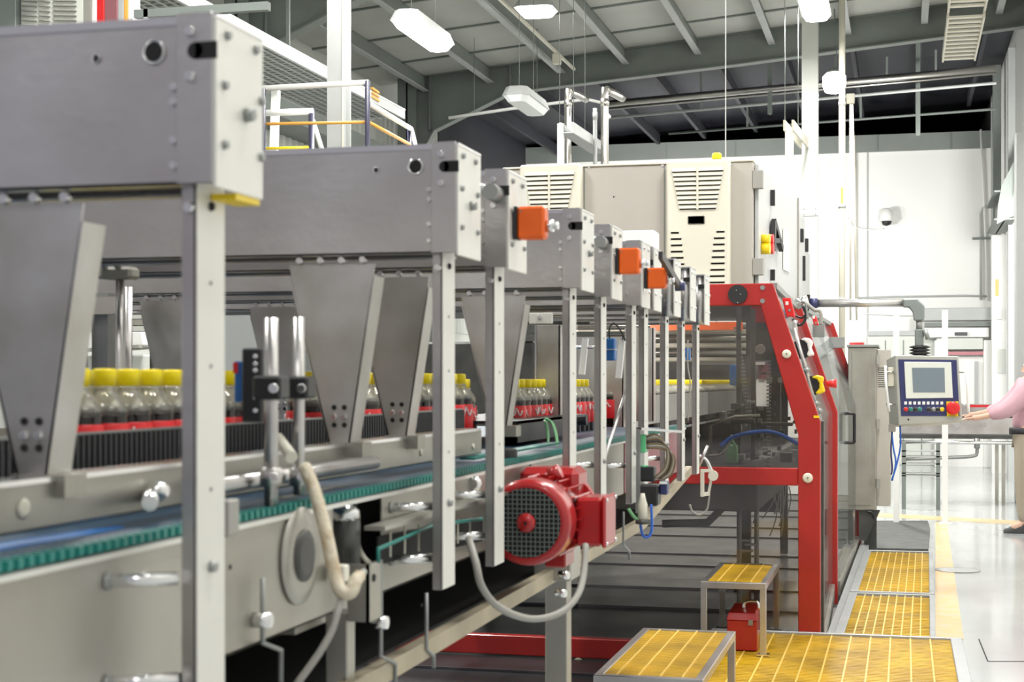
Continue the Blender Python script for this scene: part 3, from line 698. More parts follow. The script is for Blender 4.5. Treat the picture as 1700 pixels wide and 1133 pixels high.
# small holes, slots
for px, py in ((382, 942), (366, 1052), (748, 962), (700, 1005)):
    q = WX(px, py, XF); add('hole', B().bolt((XF, q.y, q.z), (1, 0, 0), .0035, .0008), 'hole', t)
q = WX(365, 905, XF); add('slot', box(XF, XF + .001, q.y - .002, q.y + .01, q.z - .03, q.z + .03), 'hole', t)
q = WX(362, 900, XF); add('hook_plate', box(XF, XF + .012, q.y, q.y + .03, q.z + .005, q.z + .045), 'cable_grey', t, bevel=.002)
# stand-off rods to the posts
for Y, zs in ((1.335, (1.263, 1.168)), (2.168, (1.266, 1.190)), (2.465, (1.262, 1.195)), (3.395, (1.262,)), (3.80, (1.24,)), (4.36, (1.23,))):
    for z_ in zs:
        add('standoff_rod', B().cyl((XF, Y - .012, z_), (XE - .045, Y + .024, z_), .0065, 10), 'steel_bright', t)
        add('rod_foot', B().cyl((XF, Y - .012, z_), (XF + .004, Y - .012, z_), .0085, 10), 'steel_dull', t)
# lower sloping rail
add('lower_rail', B().bar((XF, .9, 1.03), (XF, 4.4, 1.045), .02, .028), 'tan', t)
add('lower_rail', B().bar((XF, 4.4, 1.045), (XF, 5.4, 1.14), .02, .028), 'tan', t)
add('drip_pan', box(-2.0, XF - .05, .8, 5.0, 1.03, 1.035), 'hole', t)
# legs
q = W(560, 1000, 2.08)
for (px0, px1, d, top) in ((540, 580, 2.1, 1.14), (905, 943, 3.36, 1.10)):
    a = W(px0, 700, d); b = W(px1, 700, d)
    add('leg', box(a.x, b.x, a.y, a.y + (b.x - a.x), 0, top), 'steel_frame', t, bevel=.002)
    add('foot', B().cyl(((a.x + b.x) / 2, a.y + .025, 0), ((a.x + b.x) / 2, a.y + .025, .02), .05, 14), 'steel_frame', t)
a = W(905, 935, 3.3); b = W(980, 935, 3.3)
add('leg_bracket', box(a.x - .02, a.x + .06, a.y - .02, a.y + .08, 1.03, 1.10), 'steel_frame', t, bevel=.003)
for px, py in ((930, 955), (925, 985)):
    q = W(px, py, 3.22); add('bracket_bolt', B().bolt(q, (1, -.3, 0), .010, .02), 'steel_bright', t)
# second far leg pair
for yy in (1.2, 4.9):
    add('leg', box(-2.15, -2.10, yy, yy + .05, 0, 1.15), 'steel_dull', t)
# Z-bent drip hooks
def hook(px, py0, py1, py2, dx, lab, top=0):
    a = WX(px, py0, XF + .012); b = WX(px, py1, XF + .012); r = .0032
    yb = b.y; z0, z1 = a.z, b.z
    e = WX(px + dx, py1 + 12, XF + .012); g = WX(px + dx, py2, XF + .012)
    h = thing('drip_hook', lab, 'rod', tuple(b), 'bent wire hooks hanging from the conveyor frame')
    add('rod', B().tube([a, b, (e.x, e.y, e.z), (g.x, g.y, g.z)], r, 8, 1), 'steel_dull', h)
    n = WX(px, (py0 * .35 + py1 * .65), XF + .012)
    if top: add('nut', B().cyl((XF, n.y, n.z), (XF + .022, n.y, n.z), .009, 10), 'steel_bright', h)
hook(436, 960, 1068, 1133, 30, 'bent hook hanging nearest, under the frame right of the first post', 1)
hook(632, 930, 1090, 1150, 24, 'bent hook hanging below the cable tray box', 1)
hook(708, 985, 1078, 1110, 12, 'bent hook hanging beside the second post')
hook(1035, 850, 905, 930, 10, 'bent hook hanging below the air filter', 0)

# ---- steel rail along the bottles
t = thing('guide_rail', 'long pale steel rail box running in front of the ribbed bottle belt', 'rail', (-.8, 1.0, 1.28))
yr1 = WX(800, 730, -.80).y
add('rail_box', box(-.83, -.80, -.2, yr1, 1.307, 1.355), 'steel_frame', t, bevel=.003)
add('rail_lip', box(-.835, -.797, -.2, yr1 - .02, 1.352, 1.357), 'steel_bright', t)
for px, py in ((1, 1), ):
    pass
for px, py in ((600, 756), (698, 752), (785, 742)):
    q = WX(px, py, -.80); add('oval_plug', B().lathe([(.006, 0), (.006, .002), (.003, .003)], (-.80, q.y, q.z), 'x', 10), 'cream', t)
q = WX(38, 845, -.80); add('oval_plug', B().lathe([(.010, 0), (.010, .002), (.005, .003)], (-.80, q.y, q.z), 'x', 12), 'cream', t)
# clamping pin
q = WX(250, 815, -.80)
t = thing('clamp_pin', 'shiny round clamping pin sticking out of the pale steel rail', 'pin', (q.x, q.y, q.z))
add('pin', B().cyl((-.80, q.y + .0, q.z - .002), (-.755, q.y - .09, q.z - .006), .0085, 14), 'steel_bright', t)
add('knob', B().lathe([(.004, 0), (.011, .004), (.012, .012), (.006, .02)], (-.80, q.y, q.z), 'x', 12), 'steel_bright', t)
# round bar parallel to rail with sensor posts
t = thing('sensor_bracket', 'pair of upright steel rods clamped with black blocks before the bottles', 'bracket', (-.74, 1.7, 1.3))
a = WX(357, 808, -.765); b = WX(622, 768, -.765)
add('cross_bar', B().cyl(a, b, .010, 12), 'steel', t)
for px, d, y0, y1, r in ((450, 1.86, 528, 840, .0085), (496, 1.97, 527, 822, .0075)):
    p = W(px, 700, d); zt = W(px, y0, d).z; zb_ = W(px, y1, d).z
    add('upright_rod', B().cyl((p.x, p.y, zb_), (p.x, p.y, zt), r, 14), 'steel', t)
    zc = W(px, 790, d).z
    add('rod_collar', B().cyl((p.x, p.y, zc - .012), (p.x, p.y, zc + .010), r * 1.6, 14), 'steel', t)
    add('collar_screw', B().bolt((p.x + r, p.y - .01, zc), (.3, -1, 0), .006, .012), 'steel_bright', t)
    zc = W(px, 645, d).z
    cl = add('black_clamp', box(p.x - .018, p.x + .018, p.y - .016, p.y + .016, zc - .013, zc + .015), 'black', t, bevel=.003)
    add('clamp_screw', B().bolt((p.x + .010, p.y - .016, zc), (.2, -1, 0), .007, .005), 'steel_bright', t)
a = W(416, 640, 1.92)
add('sensor_block', box(a.x - .012, a.x + .014, a.y, a.y + .03, W(416, 702, 1.92).z, W(416, 578, 1.92).z), 'black', t, bevel=.002)
for py in (592, 604, 615, 660, 682): add('block_screw', B().bolt(W(424, py, 1.915), (.2, -1, 0), .0035, .003), 'steel_bright', t)
a = W(394, 640, 1.95)
s = thing('optical_sensor', 'slim blue optical sensor with a red cap behind the black block', 'sensor', tuple(a))
add('body', box(a.x - .004, a.x + .006, a.y, a.y + .03, W(394, 668, 1.95).z, W(394, 600, 1.95).z), 'blue', s, bevel=.001)
add('lens', box(a.x - .005, a.x + .001, a.y - .002, a.y + .01, W(394, 620, 1.95).z, W(394, 602, 1.95).z), 'red', s)
a = W(470, 742, 1.95)
add('cable_gland', B().cyl(W(462, 726, 1.95), W(484, 760, 1.9), .006, 10, .008), 'cream', label='cream cable gland tilted between the two upright rods', cat='cable gland')

# ---- belts
t = thing('chain_conveyor', 'blue grey chain conveyor belt with teal edge teeth along the side frame', 'conveyor belt', (-.8, 1.0, 1.29))
def link(y, z=1.300):
    b = B().use('blue_belt').box(-.76, XF - .012, y, y + .0130, z - .008, z)
    b.use('teal').box(XF - .014, XF + .004, y + .0035, y + .0105, z - .008, z + .0010); return b
proto = add('belt_link', link(1.0), None, t); proto.location = (0, 0, 0)
y = 1.0; k = 0
ys = []
while y < 3.9: ys.append(y); y += .0165
proto.location.y = 0.05
for i, yy in enumerate(ys[4:]):
    c = proto.copy(); COL.objects.link(c); c.parent = t; c.location = (0, yy - 1.0, 0)
sb = B(); y = 3.92
while y < 5.3:
    sb.use('blue_belt').box(-.76, XF - .012, y, y + .013, 1.292, 1.3).use('teal').box(XF - .012, XF + .003, y + .002, y + .0125, 1.288, 1.3015); y += .0165
add('far_links', sb, None, t, kind='stuff')
add('belt_deck', box(-1.95, -.76, -.2, 5.3, 1.28, 1.290), 'blue_belt', t)
t = add('guide_strip', B().tube([(-.785, -.2, 1.297), (-.785, 1.0, 1.298), (-.79, 1.3, 1.297), (-.80, 1.5, 1.290)], .007, 8, 2), 'blue', label='bright blue plastic guide strip under the pale steel rail', cat='guide strip')
add('guide_strip', B().box(-.775, -.762, .9, 4.6, 1.290, 1.2985), 'blue_belt', label='dark blue flat wear strip beside the teal toothed belt', cat='guide strip')
add('guide_strip', B().bar((-.80, 2.85, 1.302), (-.80, 3.6, 1.302), .03, .004), 'teal', label='teal wear strip on the belt between the second and third posts', cat='guide strip')

# ribbed bottle belt
XBF = -.965
t = thing('ribbed_belt', 'black vertically ribbed belt gripping the lower half of the bottles', 'belt', (XBF, 1.0, 1.28))
yb1 = WX(768, 700, XBF).y
add('belt_band', box(XBF - .004, XBF, .6, yb1, 1.29, 1.384), 'belt_dark', t)
rb = B(); y = .6
while y < yb1: rb.box(XBF, XBF + .004, y, y + .007, 1.29, 1.383); y += .0135
add('ribs', rb, 'belt_dark', t, kind='stuff')
add('top_edge', box(XBF - .005, XBF + .001, .6, yb1, 1.384, 1.387), 'steel_dull', t)
# black curved transfer plate after the belt
a = WX(840, 700, -.93); b = WX(905, 745, -.93)
t = thing('transfer_plate', 'black curved transfer plate where the ribbed belt ends', 'plate', (-.93, a.y, 1.29))
add('plate', box(-1.2, -.90, a.y, b.y + .4, 1.345, 1.352), 'black', t)
add('skirt', box(-.903, -.90, a.y, b.y + .1, 1.300, 1.352), 'black', t)
add('nose', B().cyl((-1.2, b.y + .42, 1.335), (-.90, b.y + .42, 1.335), .017, 12), 'black', t)
# gripper panel (grey steel sheets in the middle of the line)
def sheet(px0, px1, py0, py1, Y, label, m='steel_plate', rib=0):
    a = WY(px0, py0, Y); b = WY(px1, py1, Y)
    t = thing('guard_sheet', label, 'metal sheet', (a.x, Y, b.z))
    add('sheet', box(a.x, b.x, Y, Y + .006, b.z, a.z), m, t, bevel=.001)
    add('side_fold', box(b.x - .005, b.x, Y, Y + .05, b.z, a.z), 'steel', t)
    add('edge', box(a.x - .005, a.x, Y - .004, Y + .006, b.z, a.z), 'steel_bright', t)
    return t
sheet(891, 930, 540, 692, 4.35, 'upright grey steel sheet right of the first clear gap with bottles')
sheet(958, 1035, 560, 730, 5.4, 'wide dull steel sheet behind the fourth and fifth posts')
sheet(1040, 1085, 545, 700, 5.6, 'narrow dull steel sheet behind the sixth post')
q = WY(908, 525, 4.3)
t = thing('angle_bracket', 'pale steel angle bracket with a bolt above the upright sheet', 'bracket', (q.x, 4.3, q.z))
a = WY(878, 520, 4.3); b = WY(917, 538, 4.3)
add('plate', box(a.x, b.x, 4.3, 4.31, b.z, a.z), 'plate_white', t, bevel=.002)
add('bolt', B().bolt(WY(896, 527, 4.3), (0, -1, 0), .008, .006), 'steel_bright', t)
# white slanted plastic bars & blue sensors between posts
t = thing('slanted_guide', 'white slanted plastic guide between the fourth and fifth posts', 'guide', (-1.0, 5.2, 1.4))
add('bar', B().bar(WY(972, 562, 5.2), WY(966, 622, 5.2), .02, .02), 'white', t)
add('bar', B().bar(WY(1033, 565, 5.2), WY(1027, 628, 5.2), .02, .02), 'white', t)
add('cross_rod', B().cyl(WY(940, 577, 5.2), WY(1000, 577, 5.2), .006, 8), 'steel_bright', t)
a = WY(1005, 562, 4.2); b = WY(1020, 599, 4.2)
t = thing('optical_sensor', 'blue box sensor with a looped black cable beside the fifth post', 'sensor', (a.x, 4.2, b.z))
add('body', box(a.x, b.x, 4.2, 4.24, b.z, a.z), 'blue', t, bevel=.003)
add('cable', B().tube([WY(px, py, 4.22) for px, py in ((1012, 562), (1012, 545), (1020, 537), (1032, 552), (1038, 566))], .0025, 6), 'black', t)
add('seam', box(a.x - .001, b.x + .001, 4.199, 4.241, (a.z + b.z) / 2 - .001, (a.z + b.z) / 2 + .001), 'steel_bright', t)
a = WY(1138, 578, 6.0); b = WY(1145, 598, 6.0)
t = thing('optical_sensor', 'small blue sensor hanging on a cable before the last post', 'sensor', (a.x, 6.0, b.z))
add('body', box(a.x, b.x, 6.0, 6.03, b.z, a.z), 'blue', t, bevel=.002)
add('cable', B().tube([WY(px, py, 6.0) for px, py in ((1142, 565), (1142, 580), (1142, 610), (1146, 640), (1142, 700))], .003, 6), 'cable_grey', t)

# ================================================================ BOTTLES
def make_bottle(detail=True):
    t = thing('cola_bottle', '', 'bottle', (0, 0, 0))
    R = .0315; z0 = 0
    prof = [(.008, .200), (.0125, .198), (.0125, .184), (.0140, .180), (.0200, .172), (.0265, .164), (.0305, .156), (R, .146)]
    add('shoulder', B().lathe([(r, z) for r, z in prof[::-1]], (0, 0, 0), 'z', 14), M['pet'], t)
    add('drink', B().lathe([(.026, .0), (R - .001, .006), (R - .001, .146), (.0290, .1575), (.010, .158)], (0, 0, 0), 'z', 14), 'cola', t)
    add('label_band', B().lathe([(R, .070), (R + .0008, .071), (R + .0008, .135), (R, .136)], (0, 0, 0), 'z', 16), 'label_red', t)
    lw = B()
    for k in range(3):       # white wavy lettering stroke wrapped on the band
        pts = []
        for i in range(7):
            an = k * 2.094 + i * .17; zz = .116 + .010 * math.sin(i * 1.9 + k) + (.004 if i % 2 else 0)
            pts.append(((R + .0012) * math.cos(an), (R + .0012) * math.sin(an), zz))
        lw.tube(pts, .0022, 4, 2)
    add('label_script', lw, 'label_white', t)
    cp = B().lathe([(.0135, .184), (.0150, .185), (.0150, .203), (.0138, .206), (.004, .2065)], (0, 0, 0), 'z', 20)
    add('cap', cp, 'yellow_cap', t)
    add('neck_ring', B().lathe([(.0125, .179), (.0165, .180), (.0165, .182), (.0125, .183)], (0, 0, 0), 'z', 14), M['pet'], t)
    return t
proto = make_bottle()
CL = [(60, 300, 'between the nearest hopper plate and the first post'), (345, 402, 'just right of the first post beside the blue sensor'),
      (495, 535, 'peeking out right of the upright sensor rods'), (588, 640, 'in the gap right of the second hopper plate'),
      (680, 728, 'in the gap just left of the second post'), (745, 775, 'in the narrow gap right of the second post'),
      (845, 905, 'before the upright grey sheet on the black plate'), (945, 975, 'glimpsed left of the white slanted guide'),
      (1010, 1045, 'glimpsed right of the white slanted guide'), (1078, 1215, 'far off behind the last posts and guard pane')]
PITCH = .0665; rows = []
for r in range(4):
    x = -1.0 - r * .058; y = 1.50 + (.033 if r % 2 else 0)
    while y < 9.4:
        d = -x * ST + y * CT; px = VX + K * x / d
        for a, b, lab in CL:
            if a <= px <= b and not (y > 4.4 and r > 1): rows.append((x + random.uniform(-.002, .002), y + random.uniform(-.003, .003), lab))
        y += PITCH
for i, (x, y, lab) in enumerate(rows):
    o = proto if i == 0 else copy_tree(proto)
    o.location = (x, y, 1.259 + (-.012 if y > 3.6 else 0)); o.rotation_euler = (0, 0, random.uniform(0, 6.28))
    o['label'] = 'yellow capped cola bottle ' + lab; o['category'] = 'bottle'; o['group'] = 'cola bottles ' + lab
print('bottles', len(rows))

# ================================================================ MOTOR
c = Vector((-.652, 2.80, 1.196)); R = .078
t = thing('gear_motor', 'glossy red electric gear motor with round black fan grille', 'motor', tuple(c))
add('fan_cover', B().lathe([(R * .84, -.085), (R * .97, -.083), (R * 1.0, -.07), (R, -.02), (R * .93, 0), (R * .80, .0)], c, 'y', 36), 'motor_red', t)
add('grille_recess', B().cyl(c + Vector((0, -.0865, 0)), c + Vector((0, -.080, 0)), R * .80, 32), 'hole', t)
g = B()
for k in range(-7, 8):
    u = k * R * .8 / 7.5; hh = math.sqrt(max(0, (R * .8) ** 2 - u * u))
    if hh > .004:
        g.box(c.x + u - .0006, c.x + u + .0006, c.y - .0885, c.y - .087, c.z - hh, c.z + hh)
        g.box(c.x - hh, c.x + hh, c.y - .0885, c.y - .087, c.z + u - .0006, c.z + u + .0006)
add('grille', g, 'steelwork', t)
add('hub_cap', B().lathe([(.003, -.094), (.016, -.093), (.018, -.088)], c, 'y', 18), 'motor_red', t)
add('hub_screw', B().cyl(c + Vector((0, -.096, 0)), c + Vector((0, -.093, 0)), .003, 8), 'hole', t)
add('stator', B().cyl(c + Vector((0, 0, 0)), c + Vector((0, .16, 0)), R * .84, 28), 'motor_red', t)
fins = B()
for k in range(24):
    an = 2 * math.pi * k / 24; d_ = Vector((math.cos(an), 0, math.sin(an)))
    a = c + d_ * R * .8; fins.bar(a + d_ * .006 + Vector((0, .005, 0)), a + d_ * .006 + Vector((0, .15, 0)), .003, .022, up=d_)
add('cooling_fins', fins, 'motor_red', t)
add('end_flange', B().cyl(c + Vector((0, .16, 0)), c + Vector((0, .19, 0)), R * 1.0, 28), 'motor_red', t)
tb = c + Vector((.066, .05, -.006))
bx = add('terminal_box', box(tb.x, tb.x + .050, tb.y - .03, tb.y + .07, tb.z - .045, tb.z + .045), 'motor_red', t, bevel=.006)
add('box_lid', box(tb.x + .050, tb.x + .058, tb.y - .033, tb.y + .073, tb.z - .048, tb.z + .048), 'motor_red', t, bevel=.004)
for dy in (-.025, .065):
    for dz in (-.04, .04): add('lid_screw', B().bolt((tb.x + .058, tb.y + dy, tb.z + dz), (1, 0, 0), .004, .003), 'steel_bright', t)
add('gearbox', B().box(c.x - .06, c.x + .055, c.y + .10, c.y + .20, c.z + .02, c.z + .088), 'motor_red', t, bevel=.012)
add('lifting_lug', B().cyl(c + Vector((.01, .06, .075)), c + Vector((.03, .06, .085)), .014, 12), 'motor_red', t)
add('mount_foot', box(c.x + .0, c.x + .04, c.y + .06, c.y + .14, c.z - R - .018, c.z - R + .01), 'motor_red', t, bevel=.003)
add('mount_arm', box(c.x - .08, c.x - .06, c.y + .06, c.y + .16, c.z - .06, c.z + .06), 'steel_dull', t)
def cable(name, pts, r, m, label, cat='cable', smooth=4):
    P = [W(*p) for p in pts]; return add(name, B().tube(P, r, 8, smooth), m, label=label, cat=cat)
cable('motor_cable', [(972, 905, 2.8), (968, 960, 2.75), (955, 995, 2.7), (925, 1020, 2.65), (880, 1028, 2.6), (830, 1010, 2.5), (800, 975, 2.45), (790, 935, 2.45), (778, 895, 2.5)], .006, 'cable_grey', 'grey cable looping below the red motor')
cable('conduit_hose', [(505, 775, 1.95), (520, 810, 1.93), (540, 880, 1.9), (556, 955, 1.88), (566, 982, 1.87), (582, 984, 1.87), (590, 965, 1.88), (596, 958, 1.9)], .0085, 'pale_hose', 'stained white flexible conduit hanging from the sensor rods', 'conduit')
cable('hose_cable', [(604, 950, 1.95), (590, 968, 1.9), (570, 985, 1.88), (562, 1010, 1.86), (552, 1045, 1.85), (530, 1085, 1.84), (490, 1140, 1.83)], .0045, 'cable_grey', 'pale grey cable leaving the conduit end towards the floor')
cable('thin_cable', [(592, 890, 2.2), (596, 910, 2.2), (606, 928, 2.2), (618, 938, 2.2)], .0035, 'cream', 'thin cream cable curling out of the open tray box')
# black cover drum and open box next to the conduit
q = WX(520, 900, XF)
t = thing('drive_cover', 'rounded steel drive cover plate on the frame beside the white conduit', 'cover', (XF, q.y, 1.15))
add('plate', B().lathe([(.060, .001), (.060, .004), (.045, .007), (.02, .008)], (XF, q.y - .05, 1.235), 'x', 28), 'steel_frame', t)
add('hub', B().lathe([(.032, .006), (.032, .010), (.022, .012)], (XF, q.y - .05, 1.235), 'x', 20), 'dark_metal', t)
q = W(572, 890, 2.15)
t = thing('small_motor', 'small dark cylindrical motor with shiny top behind the white conduit', 'motor', tuple(q))
add('body', B().cyl((q.x, q.y, q.z - .04), (q.x, q.y, q.z + .022), .022, 18), 'dark_metal', t)
add('shiny_top', B().lathe([(.022, .022), (.021, .034), (.012, .044), (.003, .047)], q, 'z', 18), 'steel_bright', t)
t = thing('wire_tray', 'open cable tray box with green edging strip and thin wire bars', 'cable tray', (XF, 2.2, 1.2))
a = WX(626, 882, XF + .012); b = WX(718, 868, XF + .012)
add('tray_top', B().bar(WX(622, 878, XF + .02), WX(880, 806, XF + .02), .03, .006), 'steel_frame', t)
gm = B()
gp = [WX(px, py, XF + .03) for px, py in ((628, 935), (628, 912), (718, 872), (800, 862))]
add('green_edging', B().tube(gp, .003, 6, 1), 'teal', t)
add('tray_back', B().bar(WX(626, 915, XF + .004), WX(800, 880, XF + .004), .003, .04), 'hole', t)
for px in (648, 672, 695, 760, 780):
    u = WX(px, 925 - (px - 648) * .2, XF + .02); add('wire_bar', B().cyl(u, (u.x, u.y, u.z + .04), .0015, 6), 'cream', t)
a = WX(612, 950, XF + .03)
t = thing('support_bracket', 'upright steel angle bracket with an oval slot below the wire tray', 'bracket', (XF, a.y, 1.1))
add('angle', B().box(XF + .0, XF + .03, a.y, a.y + .004, 1.128, 1.205).box(XF + .026, XF + .03, a.y, a.y + .05, 1.128, 1.205), 'steel_frame', t)
add('slot', B().bolt((XF + .031, a.y + .02, 1.185), (1, 0, 0), .006, .001), 'hole', t)
a = W(557, 955, 2.0)
add('cream_block', box(a.x - .012, a.x + .012, a.y, a.y + .02, a.z - .01, a.z + .012), 'cream', label='small cream terminal block behind the white conduit', cat='terminal block', bevel=.002)
# knobs between second and third posts
for px, py, lab in ((770, 805, 'left shiny knob on the frame between second and third posts'), (790, 803, 'right shiny knob on the frame between second and third posts')):
    q = W(px, py, 2.7)
    t = CF; add('clamp_knob', B().lathe([(.004, 0), (.012, -.004), (.014, -.014), (.008, -.022)], q, 'y', 14), 'steel_bright', t)
    add('knob_stem', B().cyl(q, q + Vector((-.03, .04, 0)), .008, 10), 'dark_metal', t)
q = WX(862, 790, XF); 
add('rubber_roller', B().lathe([(.014, 0), (.016, .002), (.016, .045), (.013, .048), (.003, .049)], (XF - .02, q.y, 1.27), 'z', 16), 'rubber', label='short black rubber roller standing behind the red motor', cat='roller')
cable('green_hose', [(905, 695, 3.9), (918, 705, 3.9), (925, 735, 3.85), (922, 765, 3.8), (918, 800, 3.75)], .004, 'green_hose', 'green hose arching down beside the transfer plate', 'hose')
cable('green_hose', [(905, 698, 3.95), (910, 725, 3.95), (908, 780, 3.9)], .004, 'green_hose', 'paler green hose hanging just left of the arched one', 'hose')
add('tie_bar', B().cyl(W(1042, 640, 4.0), W(1004, 760, 3.6), .004, 8), 'steel', label='thin slanted tie bar between the fifth and sixth posts', cat='rod')

# ---- pneumatic cluster near the eighth post
Y0 = 4.12
def wq(px, py, d=3.95): return W(px, py, d)
t = thing('valve_box', 'open sided steel valve box with brown cables and a green connector', 'valve box', tuple(wq(1058, 770)))
a = wq(1057, 712); b = wq(1122, 718)
add('hood', B().bar(a, b + Vector((0, .05, 0)), .05, .006), 'steel_bright', t)
a = wq(1056, 712); e = wq(1056, 852); add('back_sheet', box(a.x, a.x + .012, a.y - .01, a.y + .05, e.z, a.z), 'steel_dull', t)
a = wq(1062, 722); e = wq(1072, 752); add('green_connector', box(a.x, e.x, a.y, a.y + .03, e.z, a.z), 'green', t, bevel=.002)
a = wq(1062, 775); e = wq(1080, 800); add('black_valve', box(a.x, e.x + .01, a.y, a.y + .04, e.z, a.z), 'black', t, bevel=.003)
a = wq(1064, 776); add('green_button', B().cyl((a.x + .008, a.y + .01, a.z), (a.x + .008, a.y + .01, a.z + .004), .010, 12), 'green', t)
for k in range(7):
    o = k * 3
    pts = [wq(1073, 726 + k * 3), wq(1090 + o * .8, 722 + k * 4), wq(1106 + o * .8, 745 + k * 3), wq(1104 + o * .6, 775 + k * 2), wq(1085 + o, 795)]
    add('brown_cable', B().tube(pts, .0032, 6), ['brown', 'cable_grey', 'brown', 'black'][k % 4], t)
a = wq(1060, 805); e = wq(1094, 840); add('black_manifold', box(a.x, e.x, a.y - .01, a.y + .05, e.z, a.z), 'black', t, bevel=.004)
a = wq(1095, 800); e = wq(1108, 822); add('dark_box', box(a.x, e.x, a.y, a.y + .04, e.z, a.z), 'navy', t, bevel=.003)
add('white_tag', box(a.x, e.x, a.y - .003, a.y, a.z - .006, a.z + .0), 'white', t)
t = thing('air_filter', 'pale air filter bowl with a blue hose loop below the valve box', 'air filter', tuple(wq(1067, 850, 3.85)))
q = wq(1067, 850, 3.85)
add('bowl', B().lathe([(.006, -.022), (.012, -.018), (.012, .018), (.008, .03), (.005, .045)], q, 'z', 14), 'cream', t)
add('clamp_ring', B().cyl(q - Vector((0, 0, .020)), q - Vector((0, 0, .030)), .018, 14), 'dark_metal', t)
add('blue_hose', B().tube([wq(1063, 868, 3.85), wq(1066, 886, 3.85), wq(1073, 893, 3.85), wq(1081, 885, 3.85), wq(1082, 862, 3.85), wq(1081, 838, 3.85)], .0035, 8), 'blue_hose', t)
add('drain_hose', B().tube([wq(1043, 845, 3.85), wq(1052, 858, 3.85), wq(1062, 866, 3.85)], .0045, 8), 'green_hose', t)
t = thing('cylinder_bracket', 'pale bracket with a bent pipe and round end knob by the last post', 'bracket', tuple(W(1165, 800, 5.3)))
add('bent_pipe', B().tube([W(px, py, 5.3) for px, py in ((1160, 757), (1172, 764), (1180, 780), (1182, 785))], .006, 8), 'steel_bright', t)
add('arms', B().bar(W(1166, 783, 5.3), W(1166, 825, 5.3), .012, .012).bar(W(1183, 783, 5.3), W(1176, 822, 5.3), .008, .008).bar(W(1163, 782, 5.3), W(1184, 782, 5.3), .012, .010).bar(W(1163, 822, 5.3), W(1178, 820, 5.3), .012, .012), 'cream', t)
q = W(1184, 790, 5.3); add('knob', B().cyl(q, q + Vector((.002, -.02, 0)), .017, 16), 'cream', t)
cable('loop_cable', [(1145, 838, 5.3), (1150, 850, 5.3), (1162, 855, 5.3), (1174, 845, 5.3), (1178, 815, 5.3), (1180, 795, 5.3)], .0035, 'cable_grey', 'grey cable loop hanging under the last post')
cable('stand_pipe', [(1175, 740, 5.2), (1160, 775, 5.2)], .005, 'steel', 'short shiny rod beside the last post', 'rod')

add('side_guide', B().box(-.965, -.955, 5.7, 9.3, 1.28, 1.392).box(-1.2, -.965, 4.3, 9.4, 1.235, 1.245), 'steel_dull', label='dull steel side guide in front of the farthest bottle rows', cat='rail')
# ================================================================ RED GUARD
YG = 7.85
def gp(px, py, Y=YG): return WY(px, py, Y)
PO = [(1180, 472), (1283, 470), (1362, 700), (1365, 1112), (1325, 1112), (1325, 722), (1263, 507), (1180, 507)]
t = thing('red_guard', 'front red painted guard frame with slanted corner and clear pane', 'machine guard', (gp(1345, 900).x, YG, 0))
P3 = [gp(*p) for p in PO]
outer = [(-2.9, P3[0].z), (P3[1].x, P3[0].z), (P3[2].x, P3[2].z), (P3[2].x, 0.02), (P3[4].x, 0.02), (P3[5].x, P3[5].z), (P3[6].x, P3[6].z), (-2.9, P3[6].z)]
add('frame', B().prism(outer, 'y', YG, YG + .06), 'guard_red', t, bevel=.004)
a = gp(1180, 776); b = gp(1325, 807)
add('cross_rail', box(-2.9, b.x, YG + .005, YG + .055, b.z, a.z), 'guard_red', t, bevel=.004)
a = gp(1300, 1074); b = gp(1300, 1112)
add('base_rail', box(-3.2, P3[4].x, YG, YG + .06, .03, .13), 'guard_red', t, bevel=.004)
zl, zr, zt_ = P3[4].x, P3[6].x, P3[6].z
add('pane', B().prism([(-1.62, .14), (P3[4].x + .01, .14), (P3[4].x + .01, P3[5].z), (P3[6].x + .01, P3[6].z + .01), (-1.62, P3[6].z + .01)], 'y', YG + .028, YG + .032), M['glass'], t)
q = gp(1225, 489); add('black_disc', B().cyl((q.x, YG - .012, q.z), (q.x, YG, q.z), .048, 28), 'rubber', t)
for dx, dz in ((-.006, .02), (.014, 0), (0, -.042)): add('disc_screw', B().bolt((q.x + dx, YG - .012, q.z + dz), (0, -1, 0), .004, .002), 'steel_bright', t)
for px, py, r in ((1306, 588, .022), (1341, 794, .025)):
    q = gp(px, py); add('white_plug', B().lathe([(r, 0), (r, -.006), (r * .7, -.009), (.003, -.009)], (q.x, YG, q.z), 'y', 20), 'cream', t)
    add('plug_screw', B().bolt((q.x, YG - .009, q.z), (0, -1, 0), .006, .002), 'steel_dull', t)
for px, py in ((1266, 478), (1266, 500), (960, 1100)):
    q = gp(px, py); add('frame_screw', B().cyl((q.x, YG - .004, q.z), (q.x, YG, q.z), .012 if py < 600 else .024, 12), 'steel_dull' if py < 600 else 'cream', t)
q = gp(958, 1102)
q = gp(1356, 692); add('yellow_mark', box(q.x - .015, q.x + .012, YG - .002, YG, q.z - .007, q.z + .005), 'yellow', t)
# side frames farther along
def side_frame(Y, label, px_c, slim=.10):
    dx = W(px_c, 900, 10).x * 0
    t = thing('red_guard', label, 'machine guard', (P3[2].x, Y, 0))
    xo = (px_c - VX) * Y / K * .985
    sh = xo - P3[2].x
    o = [(P3[1].x + sh - .35, P3[1].z), (P3[1].x + sh, P3[1].z), (xo, P3[2].z), (xo, .02), (xo - slim, .02), (xo - slim, P3[5].z), (P3[6].x + sh + .02, P3[6].z), (P3[1].x + sh - .35, P3[6].z)]
    add('frame', B().prism(o, 'y', Y, Y + .06), 'guard_red', t, bevel=.004)
    return t, xo, sh
t2, x2, s2 = side_frame(10.2, 'second red guard frame with black door handles', 1391, .09)
t3, x3, s3 = side_frame(13.4, 'third and farthest red guard frame beside the steel cabinet', 1431, .11)
